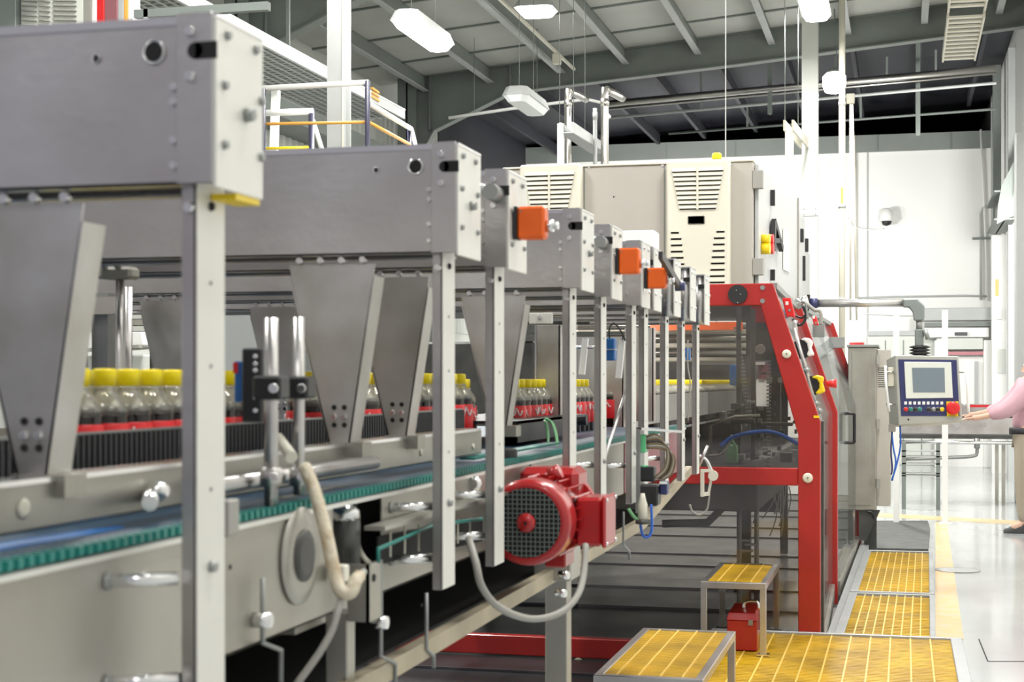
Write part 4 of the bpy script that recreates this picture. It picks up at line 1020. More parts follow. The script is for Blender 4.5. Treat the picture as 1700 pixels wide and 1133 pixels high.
# door panes between frames (clear polycarbonate with rails)
def door_pane(Y0, Y1, xa, xb, label, name='guard_door'):
    t = thing(name, label, 'machine door', (xa, Y0, 0.1))
    z1 = P3[2].z; zt = P3[1].z - .03; tx = P3[1].x - P3[2].x
    add('lower_pane', B().loft([(xa, Y0, .16), (xa, Y0, z1), (xb, Y1, z1), (xb, Y1, .16)], [(xa - .005, Y0, .16), (xa - .005, Y0, z1), (xb - .005, Y1, z1), (xb - .005, Y1, .16)]), M['doorglass'], t)
    add('upper_pane', B().loft([(xa, Y0, z1), (xa + tx, Y0, zt), (xb + tx, Y1, zt), (xb, Y1, z1)], [(xa - .005, Y0, z1), (xa + tx - .005, Y0, zt), (xb + tx - .005, Y1, zt), (xb - .005, Y1, z1)]), M['doorglass'], t)
    add('bottom_rail', B().bar((xa, Y0, .11), (xb, Y1, .11), .03, .09), 'steel_frame', t)
    add('top_rail', B().bar((xa + tx, Y0, zt + .02), (xb + tx, Y1, zt + .02), .03, .03), 'steel_dull', t)
    return t
d1 = door_pane(YG + .08, 10.15, P3[2].x + .0, x2 - .03, 'first clear sliding guard door behind the front red frame')
d2 = door_pane(10.3, 13.35, x2 + .0, x3 - .03, 'second clear sliding guard door between the farther red frames')
# edge profile of the first door: steel upright with rollers
add('edge_profile', box(P3[2].x - .03, P3[2].x + .012, YG + .10, YG + .16, .12, P3[2].z), 'dark_metal', d1, bevel=.003)
# black D handles
def dhandle(px, py0, py1, Y, label):
    a = WY(px, py0, Y); b = WY(px, py1, Y)
    add('door_handle', B().tube([a, (a.x + .065, a.y, a.z), (a.x + .07, a.y, a.z - .03), (b.x + .07, b.y, b.z + .03), (b.x + .065, b.y, b.z), b], .012, 8, 2), 'black', d2)
dhandle(1402, 687, 735, 11.6, 'black door handle on the second guard door')
dhandle(1412, 684, 735, 13.2, 'black door handle in front of the third red frame')
# locks: black/white disc grip and yellow emergency grip
def grip(px, py, Y, m, label, poly, knob=False):
    q = WY(px, py, Y)
    t = thing('guard_lock', label, 'lock', tuple(q))
    add('black_disc', B().cyl((q.x - .012, q.y, q.z), (q.x - .012, q.y + .05, q.z), .050, 24), 'black', t)
    w = .045
    poly = [(p.x, p.z) for p in (WY(a, b, Y) for a, b in poly)]
    add('grip', B().prism(poly, 'y', q.y - .012, q.y + .04), m, t, bevel=.006)
    if knob: add('red_knob', B().cyl((q.x + .058, q.y + .01, q.z + .01), (q.x + .11, q.y + .01, q.z + .012), .014, 12, .024), 'red', t)
grip(1334, 580, 8.1, 'white', 'guard lock with black disc and white curved grip', [(1329, 564), (1336, 561), (1344, 562), (1350, 568), (1347, 578), (1352, 590), (1343, 592), (1339, 590), (1342, 582), (1340, 571), (1335, 566)])
grip(1352, 641, 8.1, 'yellow', 'guard lock with black disc, yellow curved grip and red knob', [(1347, 627), (1356, 623), (1366, 625), (1368, 629), (1366, 636), (1370, 651), (1360, 655), (1353, 654), (1360, 646), (1360, 636), (1356, 630)], True)
# interlock boxes and hoses at the frame top
def rbox(px0, py0, px1, py1, Y, label, m='red'):
    a = WY(px0, py0, Y); b = WY(px1, py1, Y)
    t = thing('interlock_box', label, 'switch box', (a.x, Y, b.z))
    sl = (b.x - a.x) * .35
    add('housing', B().loft([(a.x, Y, a.z), (b.x - sl, Y, a.z), (b.x, Y, b.z), (a.x + sl, Y, b.z)], [(a.x, Y + .05, a.z), (b.x - sl, Y + .05, a.z), (b.x, Y + .05, b.z), (a.x + sl, Y + .05, b.z)]), m, t, bevel=.004)
    c = ((a.x + b.x) / 2, Y, (a.z + b.z) / 2); add('screw', B().bolt((c[0] + .005, Y, c[2] - .015), (0, -1, 0), .008, .003), 'steel_dull', t)
    add('tag', box(c[0] - .015, c[0] + .0, Y - .002, Y, c[2] + .012, c[2] + .03), 'white', t)
rbox(1298, 495, 1320, 526, 8.0, 'red interlock box at the shoulder of the front guard frame')
rbox(1347, 525, 1359, 540, 9.9, 'small red interlock box on the second guard frame')
t = thing('latch_plate', 'grey steel latch plates at the top of the farther guard doors', 'bracket', tuple(WY(1350, 540, 10.1)))
for (a0, b0, a1, b1, Y) in ((1349, 537, 1369, 560, 10.0), (1376, 560, 1402, 578, 12.9)):
    a = WY(a0, b0, Y); b = WY(a1, b1, Y); add('plate', box(a.x, b.x, Y, Y + .02, b.z, a.z), 'steel_dull', t, bevel=.003)
t = thing('cable_loom', 'tangle of black and silver cables over the guard frame shoulders', 'cables', tuple(WY(1325, 530, 8.4)))
for k, pts in enumerate((((1316, 530), (1326, 540), (1335, 535), (1338, 520), (1332, 508)), ((1318, 523), (1330, 528), (1338, 522), (1342, 512)),
                         ((1320, 532), (1320, 560), (1324, 575)), ((1340, 505), (1352, 515), (1362, 518), (1363, 540)), ((1330, 500), (1338, 505), (1340, 530)))):
    add('cable', B().tube([WY(px, py, 8.4) for px, py in pts], (.008, .006, .014, .010, .008)[k], 8), ('black', 'black', 'steel', 'cable_grey', 'steel_dull')[k], t)
add('top_fitting', B().cyl(WY(1322, 505, 8.5), WY(1342, 500, 8.5), .03, 12), 'steel_bright', t)
# door machinery strip (steel hardware along the front guard edge)
t = thing('door_closer', 'steel closer rod running down the slanted edge of the front guard frame', 'rod', tuple(WY(1330, 600, 8.05)))
add('rod', B().tube([WY(px, py, 8.08) for px, py in ((1318, 545), (1334, 600), (1352, 668))], .010, 8, 1), 'steel', t)
for px, py in ((1336, 612), (1352, 668), (1357, 680)): add('joint', B().cyl(WY(px, py, 8.06), WY(px + 6, py + 6, 8.06), .018, 10), 'steel_dull', t)
t = add('bottle_film', B().loft([WY(px, py, 11.5) for px, py in ((1349, 552), (1366, 556), (1376, 600), (1396, 680), (1388, 690), (1366, 630), (1350, 572))], [WY(px, py, 11.55) for px, py in ((1349, 552), (1366, 556), (1376, 600), (1396, 680), (1388, 690), (1366, 630), (1350, 572))]), M['doorglass'], label='pale crumpled clear film folded inside the second guard door', cat='film')

# ---- inside of the guarded machine
t = thing('packing_machine', 'dark packing machine with rollers inside the red guard', 'machine', (-2, 9, 0))
add('bed', box(-3.4, -.75, 8.4, 12.5, .75, 1.0), 'dark_metal', t, bevel=.01)
a = gp(1095, 600, 11.2)
add('rear_panel', box(-3.4, -.95, 12.6, 12.7, .4, 1.92), 'dark_metal', t)
# frames/columns inside
for px, Y in ((1226, 8.6), (1250, 9.0)):
    q = WY(px, 700, Y); add('upright', box(q.x - .012, q.x + .012, Y, Y + .03, .9, 1.86), 'dark_metal', t)
for k, py in enumerate((540, 551, 562, 574, 586, 597)):
    Y = 9.6 + k * .04; a = WY(1085, py, Y); b = WY(1238, py, Y)
    add('roller', B().cyl((a.x - .6, Y, a.z), (b.x, Y, b.z), .016, 14), 'cream' if k % 2 else 'roller', t)  # every other roller cream: bright metal shine put into the colour
a = WY(1080, 536, 9.5); b = WY(1233, 548, 9.5); add('orange_bar', box(a.x, b.x, 9.48, 9.52, b.z, a.z), 'orange', t)
a = WY(1080, 600, 10.2); b = WY(1275, 640, 10.2); add('grey_panel', box(a.x, b.x, 10.2, 10.23, b.z - .05, a.z), 'steel_dull', t)
a = WY(1160, 602, 10.1); b = WY(1270, 606, 10.1); add('white_strip', box(a.x, b.x, 10.05, 10.1, b.z, a.z), 'white', t)
a = WY(1255, 630, 10.1); b = WY(1276, 675, 10.1); add('white_sheet', box(a.x, b.x, 10.12, 10.13, b.z, a.z), 'white', t)
a = WY(1257, 603, 10.0); b = WY(1276, 630, 10.0); add('red_sheet', box(a.x, b.x, 10.1, 10.11, b.z, a.z), 'purplish', t)
lm = lamp(-1.9, 9.0, 1.84, .8, .06, 16, rx=math.radians(50), name='machine_interior_light')
add('lamp_tube', box(-2.4, -1.4, 9.0, 9.04, 1.86, 1.90), 'lampoff', t)
# chain & gear column
ch = B(); 
for k in range(26):
    q = WY(1222 + k * .9, 545 + k * 6, 8.75); ch.box(q.x - .014, q.x + .014, 8.75, 8.77, q.z - .006, q.z + .006)
for k in range(30):
    q = WY(1276, 600 + k * 6, 8.9); ch.box(q.x - .012, q.x + .012, 8.9, 8.92, q.z - .005, q.z + .005)
add('chain', ch, 'steel_dull', t, kind='stuff')
q = WY(1262, 580, 8.8); add('sprocket', B().lathe([(.026, 0), (.028, .012), (.012, .02)], q, 'y', 14), 'steel_bright', t)
a = WY(1211, 606, 8.7); b = WY(1224, 640, 8.7); add('blue_actuator', box(a.x, b.x, 8.7, 8.76, b.z, a.z), 'blue', t, bevel=.004)
for px, py, w_, h_, m in ((1232, 700, 40, 8, 'dark_metal'), (1190, 690, 30, 14, 'steel_dull'), (1290, 705, 50, 6, 'dark_metal'), (1246, 668, 12, 5, 'steel_bright'), (1218, 675, 10, 10, 'black'), (1305, 760, 20, 16, 'dark_metal'), (1222, 760, 26, 10, 'steel_dull'), (1270, 745, 12, 4, 'steel_bright')):
    a = WY(px - w_ / 2, py - h_ / 2, 8.5); b = WY(px + w_ / 2, py + h_ / 2, 8.5); add('block', box(a.x, b.x, 8.5, 8.58, b.z, a.z), m, t, bevel=.003)
sb = B()
rr = random.Random(3)
for k in range(60):
    px = rr.uniform(1185, 1320); py = rr.uniform(620, 770); w_ = rr.uniform(2, 12); h_ = rr.uniform(2, 8)
    a = WY(px, py, 8.9 + rr.uniform(0, .6)); d_ = a.y; ww = w_ * d_ / F_PX; hh = h_ * d_ / F_PX
    sb.use(rr.choice(['dark_metal', 'steel_dull', 'steel_bright', 'black', 'dark_metal'])).box(a.x, a.x + ww, a.y, a.y + .04, a.z, a.z + hh)
add('small_fittings', sb, None, t, kind='stuff')
add('blue_hose', B().tube([WY(px, py, 8.3) for px, py in ((1196, 742), (1215, 727), (1245, 719), (1275, 717), (1300, 724), (1325, 738))], .011, 8), 'blue_hose', t)
add('green_hose', B().tube([WY(px, py, 8.3) for px, py in ((1213, 727), (1222, 745), (1223, 768))], .008, 8), 'green_hose', t)
add('pale_hose', B().tube([WY(px, py, 8.3) for px, py in ((1215, 722), (1208, 742), (1195, 755), (1175, 757))], .006, 8), 'cable_grey', t)
a = WY(1205, 738, 8.45); b = WY(1224, 772, 8.45); add('green_bottle', box(a.x, b.x, 8.45, 8.5, b.z, a.z), 'green_hose', t, bevel=.01)
for px in (1180,): 
    add('bent_bracket', B().tube([WY(px, py, 8.4) for px, py in ((1180, 758), (1180, 706), (1222, 692), (1262, 690))], .009, 6, 1), 'steel_frame', t)
# pipes below crossbar
for px in (1227, 1256): 
    a = WY(px, 808, 9.0); b = WY(px, 1000, 9.0); add('down_pipe', B().cyl(a, (b.x, b.y, .05), .014, 8), 'steel_dull', t)
add('lower_conduit', B().tube([WY(px, py, 8.6) for px, py in ((1100, 870), (1175, 868), (1215, 828), (1250, 812))], .022, 8, 1), 'dark_metal', t)
for px, py in ((1235, 898), (1245, 905), (1238, 915)): 
    a = WY(px, py, 8.8); add('pipe_clamp', box(a.x - .03, a.x + .04, 8.8, 8.83, a.z - .006, a.z + .006), 'steel_bright', t)
for k in range(9):
    px = 1262 + rr.uniform(0, 50); py = 815 + rr.uniform(0, 50)
    add('thin_cable', B().tube([WY(px, 808, 8.9), WY(px + rr.uniform(-8, 8), py, 8.9), WY(px + rr.uniform(-20, 20), py + 30, 8.9)], .004, 6), 'cable_grey', t)
# support columns under the control cabinet
for x_, y_ in ((-2.6, 9.8), (-.95, 9.8), (-.95, 13.0)):
    add('cabinet_support', box(x_ - .03, x_ + .03, y_ - .03, y_ + .03, 0.03, 1.948), 'dark_metal', t)
# dark floor trays under the line
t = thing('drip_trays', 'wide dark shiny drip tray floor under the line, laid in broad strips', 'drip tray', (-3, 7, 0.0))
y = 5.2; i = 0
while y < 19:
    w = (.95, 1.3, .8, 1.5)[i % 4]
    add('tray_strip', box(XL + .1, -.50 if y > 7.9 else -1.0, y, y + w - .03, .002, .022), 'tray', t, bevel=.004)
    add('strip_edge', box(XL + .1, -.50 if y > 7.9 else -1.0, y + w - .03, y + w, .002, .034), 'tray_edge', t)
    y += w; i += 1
# ================================================================ CONTROL CABINET
YC = 9.55
q0 = WY(1250, 268, YC); xr = q0.x; zt = q0.z
t = thing('control_cabinet', 'large warm grey control cabinet raised above the red guard', 'cabinet', (xr - 1.3, YC, 1.95))
xl = WY(835, 290, YC).x
add('body', box(xl, xr, YC, 13.2, 1.95, zt), 'cabinet', t, bevel=.006)
add('roof_lip', box(xl, xr + .005, YC - .012, 13.2, zt, zt + .012), 'cream', t, bevel=.003)
for px in (970, 1103, 1212): 
    a = WY(px, 300, YC); add('panel_joint', box(a.x - .003, a.x + .003, YC - .001, YC, 1.95, zt), 'steelwork', t)
for px, py in ((978, 279), (1100, 275), (1214, 273)): add('corner_screw', B().bolt(WY(px, py, YC), (0, -1, 0), .010, .006), 'steel_bright', t)
add('panel_hole', B().bolt(WY(1019, 327, YC), (0, -1, 0), .006, .002), 'hole', t)
# side doors, first slightly ajar
sd = B()
e = W(1318, 325, 11.05)
def sidedoor(x0, y0, x1, y1, m, z0=1.97, z1=zt - .01):
    v = Vector((x1 - x0, y1 - y0, 0)).normalized(); n = Vector((v.y, -v.x, 0)) * .025
    return B().loft([(x0, y0, z0), (x1, y1, z0), (x1, y1, z1), (x0, y0, z1)], [(x0 + n.x, y0 + n.y, z0), (x1 + n.x, y1 + n.y, z0), (x1 + n.x, y1 + n.y, z1), (x0 + n.x, y0 + n.y, z1)])
dr = add('door', sidedoor(xr + .004, YC + .06, e.x, e.y, None), 'cab_white', t, bevel=.004)
v = (Vector((e.x, e.y, 0)) - Vector((xr, YC + .06, 0))).normalized(); n = Vector((v.y, -v.x, 0))
def ondoor(px, py):   # point of the first door's outer face seen at px,py
    a = Vector((xr + .03, YC + .06, 0)); 
    best = None
    for k in range(0, 400):
        p = a + v * (k * .005); pxx = VX + K * p.x / (-p.x * ST + p.y * CT)
        if best is None or abs(pxx - px) < best[0]: best = (abs(pxx - px), p)
    p = best[1]; d = -p.x * ST + p.y * CT
    return Vector((p.x, p.y, H + (HZ - py) * d / F_PX))
for py0, py1 in ((285, 315), (430, 458)):
    a = ondoor(1254, py0); b = ondoor(1260, py1); add('hinge', box(xr - .002, xr + .06, YC - .006, YC + .05, b.z, a.z), 'cable_grey', dr, bevel=.003)
for py0, py1 in ((316, 342), (448, 466)):
    a = ondoor(1280, py0); b = ondoor(1280, py1); add('hinge', B().bar((a.x, a.y, b.z), (a.x, a.y, a.z), .05, .035), 'black', dr)
hp_ = [ondoor(1277, 367), ondoor(1281, 367), ondoor(1293, 414), ondoor(1286, 414), ondoor(1283, 396), ondoor(1279, 396), ondoor(1277, 414)]
p0 = ondoor(1277, 414); ax = ondoor(1290, 414)
def hbar(a, b, w=.02): return B().bar(a + n * .02, b + n * .02, w, .03, up=n)
add('a_shaped_handle', B().bar(ondoor(1278, 415) + n * .02, ondoor(1279, 368) + n * .02, .05, .03, up=n).bar(ondoor(1292, 414) + n * .02, ondoor(1279, 368) + n * .02, .04, .03, up=n).bar(ondoor(1279, 400) + n * .02, ondoor(1288, 400) + n * .02, .03, .03, up=n), 'black', dr)
for px, py, m in ((1265, 413, 'yellow'), (1271, 413, 'red')):
    a = ondoor(px, py); add('rotary_switch', B().cyl(a, a + n * .05, .035, 12).cyl(a + n * .0 + Vector((0, 0, .06)), a + n * .05 + Vector((0, 0, .06)), .028, 12), m, dr)
a = ondoor(1300, 448); b = ondoor(1310, 385); add('paper_sheet', B().loft([(a.x, a.y, a.z), (b.x, b.y, a.z), (b.x, b.y, b.z), (a.x, a.y, b.z)], [Vector((p[0], p[1], p[2])) + n * .004 for p in ((a.x, a.y, a.z), (b.x, b.y, a.z), (b.x, b.y, b.z), (a.x, a.y, b.z))]), 'white', dr)
dr = add('door', sidedoor(e.x - .03, e.y + .03, WY(1331, 400, 12.6).x, 12.6, None, 1.97, zt - .05), 'cab_white', t, bevel=.004)
add('door_edge', box(e.x - .01, e.x + .035, e.y - .02, e.y + .03, 1.9, zt - .04), 'cable_grey', t)
for px, py0, py1, Y in ((1320, 390, 437, 11.35), (1328, 380, 402, 12.0), (1331, 425, 466, 12.3), (1336, 396, 418, 12.9)):
    a = WY(px, py0, Y); b = WY(px + 6, py1, Y); add('black_handle', box(a.x - .0, b.x, Y, Y + .05, b.z, a.z), 'black', t, bevel=.003)
add('rear_cabinet_end', box(-1.2, WY(1335, 400, 13.2).x, 12.65, 14.0, 1.7, zt - .22), 'cab_white', t)
# signal lamp
q = WY(1190, 264, YC + .06)
s = thing('signal_lamp', 'yellow signal lamp standing on the control cabinet', 'signal lamp', (q.x, q.y, zt + .012))
add('base', B().cyl((q.x, q.y, zt + .012), (q.x, q.y, zt + .025), .034, 18), 'black', s)
add('lens', B().lathe([(.030, .025), (.030, .055), (.024, .066), (.005, .068)], (q.x, q.y, zt), 'z', 18), 'yellow', s)
add('suspension_wire', B().cyl((q.x + .01, q.y + .4, zt + .05), (q.x + .01, q.y + .4, 5.9), .003, 5), 'white', label='single thin wire rising from behind the yellow signal lamp', cat='wire')
# ---- cooling units
def cooler(px0, px1, py0, py1, label, lower=True):
    Y = YC - .10
    a = WY(px0, py0, Y); b = WY(px1, py1, Y); w = b.x - a.x; cx = (a.x + b.x) / 2; h = a.z - b.z
    t = thing('cooling_unit', label, 'cooling unit', (cx, Y, b.z), 'cooling units on the control cabinet')
    add('housing', box(a.x, b.x, Y, YC, b.z, a.z), 'cream', t, bevel=.012)
    # upper louvre: trapezoid recess with slats
    zt0, zb0 = a.z - h * .055, a.z - h * .345
    wt, wb_ = w * .415, w * .285
    add('louvre_recess', B().prism([(cx - wt, zt0), (cx + wt, zt0), (cx + wb_, zb0), (cx - wb_, zb0)], 'y', Y - .0015, Y), 'dark_metal', t)
    nsl = 9
    for k in range(nsl):
        f0 = k / nsl; f1 = (k + .74) / nsl; z0 = zt0 + (zb0 - zt0) * f0; z1 = zt0 + (zb0 - zt0) * f1
        w0 = wt + (wb_ - wt) * f0; w1 = wt + (wb_ - wt) * f1
        add('louvre_slat', B().loft([(cx - w0, Y - .002, z0), (cx + w0, Y - .002, z0), (cx + w1, Y - .016, z1), (cx - w1, Y - .016, z1)],
                                    [(cx - w0, Y - .001, z0), (cx + w0, Y - .001, z0), (cx + w1, Y - .001, z1), (cx - w1, Y - .001, z1)]), 'cream', t)
    add('louvre_rib', box(cx - .006, cx + .006, Y - .018, Y, zb0, zt0), 'cream', t)
    if lower:
        c0 = WY(1142, 359, Y); c1 = WY(1170, 372, Y)
        dp = add('display', box(c0.x, c1.x, Y - .008, Y, c1.z, c0.z), 'cable_grey', t, bevel=.006)
        add('display_glass', box(c0.x + .012, c1.x - .022, Y - .010, Y - .007, c1.z + .010, c0.z - .010), 'black', dp)
        for k, m in ((0.30, 'yellow'), (.45, 'red'), (.55, 'red')):
            xx = c0.x + (c1.x - c0.x) * k; add('indicator', box(xx - .003, xx + .003, Y - .011, Y - .009, c1.z + .018, c0.z - .016), m, dp)
        for side in (-1, 1):
            for k in range(9):
                z0 = a.z - h * (.49 + k * .0435); 
                xo = cx + side * wt * 1.02; ln = w * (.155 + k * .011) * (.8 if k == 0 else 1)
                add('lower_slot', box(min(xo, xo - side * ln), max(xo, xo - side * ln), Y - .0015, Y + .001, z0 - .016, z0 - .006), 'hole', t)
                add('lower_slat', box(min(xo, xo - side * ln), max(xo, xo - side * ln), Y - .010, Y, z0 - .006, z0 + .003), 'cream', t)
    return t
cooler(1106, 1211, 267, 505, 'right hand cream cooling unit with louvres and small display')
cooler(862, 963, 274, 512, 'left hand cream cooling unit half hidden behind the cross beams')
a = WY(1032, 383, 9.0); b = WY(1086, 430, 9.0)
add('white_box', box(a.x, b.x, 9.0, 9.2, b.z, a.z), 'white', label='plain white box standing before the control cabinet', cat='box', bevel=.008)
# ================================================================ OPERATOR CONSOLE
YH = 11.2
t = thing('console_arm', 'steel pivot arm carrying the operator console', 'support arm', tuple(WY(1345, 504, YH)))
a = WY(1352, 504, YH); b = WY(1502, 503, YH)
add('tube', B().cyl(a, b, .028, 18), 'steel', t)
add('end_cap', B().cyl(a - Vector((.03, 0, 0)), a + Vector((.02, 0, 0)), .036, 18), 'navy', t)
add('wall_bracket', box(a.x - .05, a.x - .03, YH - .04, YH + .04, a.z - .06, a.z + .06), 'black', t)
el = [WY(px, py, YH) for px, py in ((1499, 497), (1522, 496), (1535, 508), (1535, 531), (1530, 533), (1517, 533), (1515, 519), (1509, 511), (1499, 511))]
add('elbow', B().prism([(p.x, p.z) for p in el], 'y', YH - .035, YH + .035), 'arm', t, bevel=.008)
a = WY(1526, 533, YH); b = WY(1526, 548, YH); add('neck', B().cyl(b, a, .022, 14), 'steel_dull', t)
a = WY(1526, 547, YH); b = WY(1526, 575, YH); add('tilt_joint', B().box(a.x - .03, a.x + .03, YH - .03, YH + .03, b.z, a.z), 'arm', t, bevel=.006)
q = WY(1539, 557, YH); add('clamp_knob', B().cyl((q.x - .02, YH - .05, q.z), (q.x + .01, YH - .05, q.z + .01), .035, 14), 'steel_dull', t)
a = WY(1527, 574, YH)
bl = []
for k in range(4): bl += [(.044, -k * .021), (.072, -k * .021 - .009), (.072, -k * .021 - .013)]
bl += [(.044, -.084)]
add('bellows', B().lathe(bl, a, 'z', 20), 'rubber', t)
# console
c00 = WY(1490, 591, YH - .1); c11 = WY(1597, 703, YH - .1)
t = thing('operator_console', 'grey operator console with blue grey screen, buttons and red emergency stop', 'control panel', (WY(1543, 650, YH).x, YH, c11.z))
Yf = YH - .12
def cq(px, py, dy=0.0): p = WY(px, py, Yf); return Vector((p.x, Yf + dy, p.z))
def quad(px, m, name, y0, y1, parent=t, bevel=0.0):   # px: four photo corners of a panel on the console face
    P_ = [cq(*p) for p in px]
    return add(name, B().prism([(p.x, p.z) for p in P_], 'y', Yf + y0, Yf + y1), m, parent, bevel=bevel)
f = [cq(1486, 590), cq(1591, 592), cq(1598, 701), cq(1492, 706)]
bk = [cq(1466, 597), cq(1580, 597), cq(1586, 706), cq(1471, 711)]
add('housing', B().loft([(p.x, Yf, p.z) for p in f], [(p.x + .02, Yf + .2, p.z - (.0)) for p in bk]), 'hmi_grey', t, bevel=.004)
quad(((1491, 597), (1588, 598), (1593, 691), (1496, 691)), 'navy', 'navy_fascia', -.004, .0)
quad(((1501, 601), (1579, 602), (1582, 661), (1504, 662)), 'hmi_cream', 'screen_bezel', -.010, -.004, bevel=.002)
quad(((1514, 611), (1568, 611), (1569, 652), (1516, 652)), 'screen', 'screen', -.012, -.010)
for k in range(9):
    x = 1503.5 + k * 7.5; quad(((x - 2.3, 667), (x + 2.3, 667), (x + 2.3, 672), (x - 2.3, 672)), 'white', 'square_key', -.007, -.004)
for x, m in ((1504, 'red'), (1512, 'teal'), (1519.5, 'black'), (1527, 'teal'), (1542, 'black'), (1550, 'steel_dull'), (1557, 'black'), (1564, 'yellow')):
    q = cq(x, 680); bt = add('push_button', B().lathe([(.0145, -.004), (.0145, -.012), (.012, -.016), (.003, -.017)], q, 'y', 16), m, t)
    add('button_ring', B().lathe([(.0155, -.004), (.0165, -.008), (.0150, -.009), (.0148, -.004)], q, 'y', 16), 'steel_bright', bt)
quad(((1571, 667), (1591, 667), (1591, 692), (1572, 692)), 'yellow', 'stop_plate', -.008, -.004, bevel=.001)
q = cq(1582, 678)
add('emergency_stop', B().lathe([(.020, -.008), (.022, -.025), (.046, -.035), (.046, -.050), (.030, -.056), (.004, -.052)], q, 'y', 24), 'red', t)
add('stop_label', B().box(q.x - .028, q.x + .022, Yf - .0085, Yf - .008, q.z - .054, q.z - .051), 'hole', t)
q = cq(1508, 697); add('lock', B().bolt(q, (0, -1, 0), .007, .003), 'hole', t)
q = cq(1581, 697); add('screw', B().bolt(q, (0, -1, 0), .005, .003), 'steel_bright', t)
for (px0, px1, side) in ((1478, 1470, -1), (1604, 1608, 1)):
    if side < 0: pts = [cq(1470, 608, .05), cq(1471, 640, -.0), cq(1476, 684, .03)]
    else: pts = [cq(1602, 612, .05), cq(1606, 640, -.0), cq(1608, 685, .03)]
    hd = add('side_handle', B().tube(pts, .010, 8), 'white', t)
    for p, tgt in ((pts[0], 0), (pts[2], 1)):
        px_ = (1488 if side < 0 else 1592); py_ = (618 if tgt == 0 else 672)
        g_ = cq(px_, py_, .05); add('handle_arm', B().cyl(g_, cq(1471 if side < 0 else 1605, py_ , .03), .007, 8), 'steel_bright', hd)
a = cq(1474, 610, .1); b = cq(1484, 642, .1); add('side_box', box(a.x, b.x, Yf + .05, Yf + .12, b.z, a.z), 'cream', t, bevel=.003)
for k in range(10):
    a = cq(1462, 612 + k * 3.5, .2); add('cooling_fin', box(a.x - .02, a.x + .03, Yf + .14, Yf + .22, a.z, a.z + .006), 'dark_metal', t)
a = cq(1475, 705); b = cq(1487, 718); add('cable_bracket', box(a.x, b.x, Yf + .06, Yf + .12, b.z, a.z), 'steel_frame', t, bevel=.003)
for k, pts in enumerate((((1480, 715), (1483, 745), (1487, 770), (1481, 800)), ((1481, 716), (1479, 750), (1481, 780), (1479, 790)), ((1494, 706), (1495, 740), (1488, 775), (1480, 800)))):
    add('blue_cable', B().tube([cq(px, py, .1) for px, py in pts], .0065, 6), 'blue_hose' if k != 1 else 'navy', t)
# ---- steel cabinet behind third frame
Ys = 13.0
a = WY(1408, 577, Ys); b = WY(1456, 848, Ys)
t = thing('steel_cabinet', 'tall stainless steel cabinet just behind the red guard', 'cabinet', (a.x, Ys, b.z))
xx1 = WY(1455, 700, Ys).x
add('body', box(a.x, xx1, Ys, Ys + .75, b.z, a.z), 'steel_frame', t, bevel=.006)
add('top_lip', box(a.x - .01, xx1 + .02, Ys - .015, Ys + .76, a.z, a.z + .02), 'steel_dull', t, bevel=.003)
d0 = WY(1414, 585, Ys); d1_ = WY(1446, 840, Ys); add('front_panel', box(d0.x, d1_.x, Ys - .006, Ys, d1_.z, d0.z), 'steel_frame', t, bevel=.003)
sdp = add('side_door', box(xx1, xx1 + .11, Ys + .08, Ys + .7, b.z + .03, a.z - .02), 'cabinet', t, bevel=.003)
for py in (595, 700, 800):
    p = WY(1456, py, Ys - .02); add('hinge', box(xx1 - .0, xx1 + .03, Ys - .02, Ys + .04, p.z - .05, p.z + .02), 'cable_grey', sdp)
p = WY(1466, 690, Ys + .5); add('yellow_label', box(xx1 + .11, xx1 + .112, Ys + .10, Ys + .38, p.z - .04, p.z + .08), 'yellow', t)
t2_ = thing('cabinet_stand', 'dark bracket stand carrying the stainless steel cabinet', 'stand', (a.x, Ys, 0))
add('leg', B().box(xx1 - .10, xx1 - .0, Ys + .1, Ys + .2, 0.0, b.z).box(a.x, a.x + .06, Ys + .1, Ys + .2, 0.0, b.z), 'dark_metal', t2_)
add('gusset', B().prism([(xx1 - .14, b.z), (xx1 + .03, b.z), (xx1 - .08, b.z - .25), (xx1 - .14, b.z - .25)], 'y', Ys + .02, Ys + .06), 'dark_metal', t2_)
add('cable', B().tube([WY(1440, 850, Ys), WY(1448, 852, Ys), WY(1452, 862, Ys)], .010, 6), 'black', t2_)

# ================================================================ FAR CONVEYOR, STEPS
Yb = 19.0
a = WY(1485, 692, Yb); b = WY(1700, 722, Yb)
t = thing('far_conveyor', 'far steel conveyor crossing the aisle behind the operator console', 'conveyor', (a.x, Yb, 0))
a = WY(1484, 706, Yb); b = WY(1720, 722, Yb); x9 = XR - .05
add('side_plate', box(a.x, x9, Yb, Yb + .02, b.z, WY(1600, 694, Yb).z), 'steel', t, bevel=.002)
zz = WY(1600, 693, Yb).z
add('belt', box(a.x, x9, Yb + .02, Yb + .5, zz - .02, zz + .01), 'black', t)
add('far_rail', box(a.x, x9, Yb + .5, Yb + .53, zz, WY(1600, 672, Yb).z), 'steel', t)
add('red_product_row', box(WY(1610, 675, Yb + .3).x, WY(1668, 675, Yb + .3).x, Yb + .2, Yb + .26, WY(1600, 677, Yb).z, WY(1600, 673, Yb).z), 'label_red', t)
add('rod_rail', B().cyl((a.x, Yb - .05, WY(1600, 735, Yb).z), (x9, Yb - .05, WY(1600, 735, Yb).z), .02, 8), 'steel_bright', t)
add('lower_edge', box(a.x, x9, Yb - .01, Yb + .4, WY(1600, 729, Yb).z, WY(1600, 723, Yb).z), 'dark_metal', t)
for px in (1524, 1588, 1632):
    q = WY(px, 706, Yb); add('round_fitting', B().cyl((q.x, Yb - .02, q.z), (q.x, Yb, q.z), .035, 14), 'steel_bright', t)
q = WY(1622, 735, Yb)
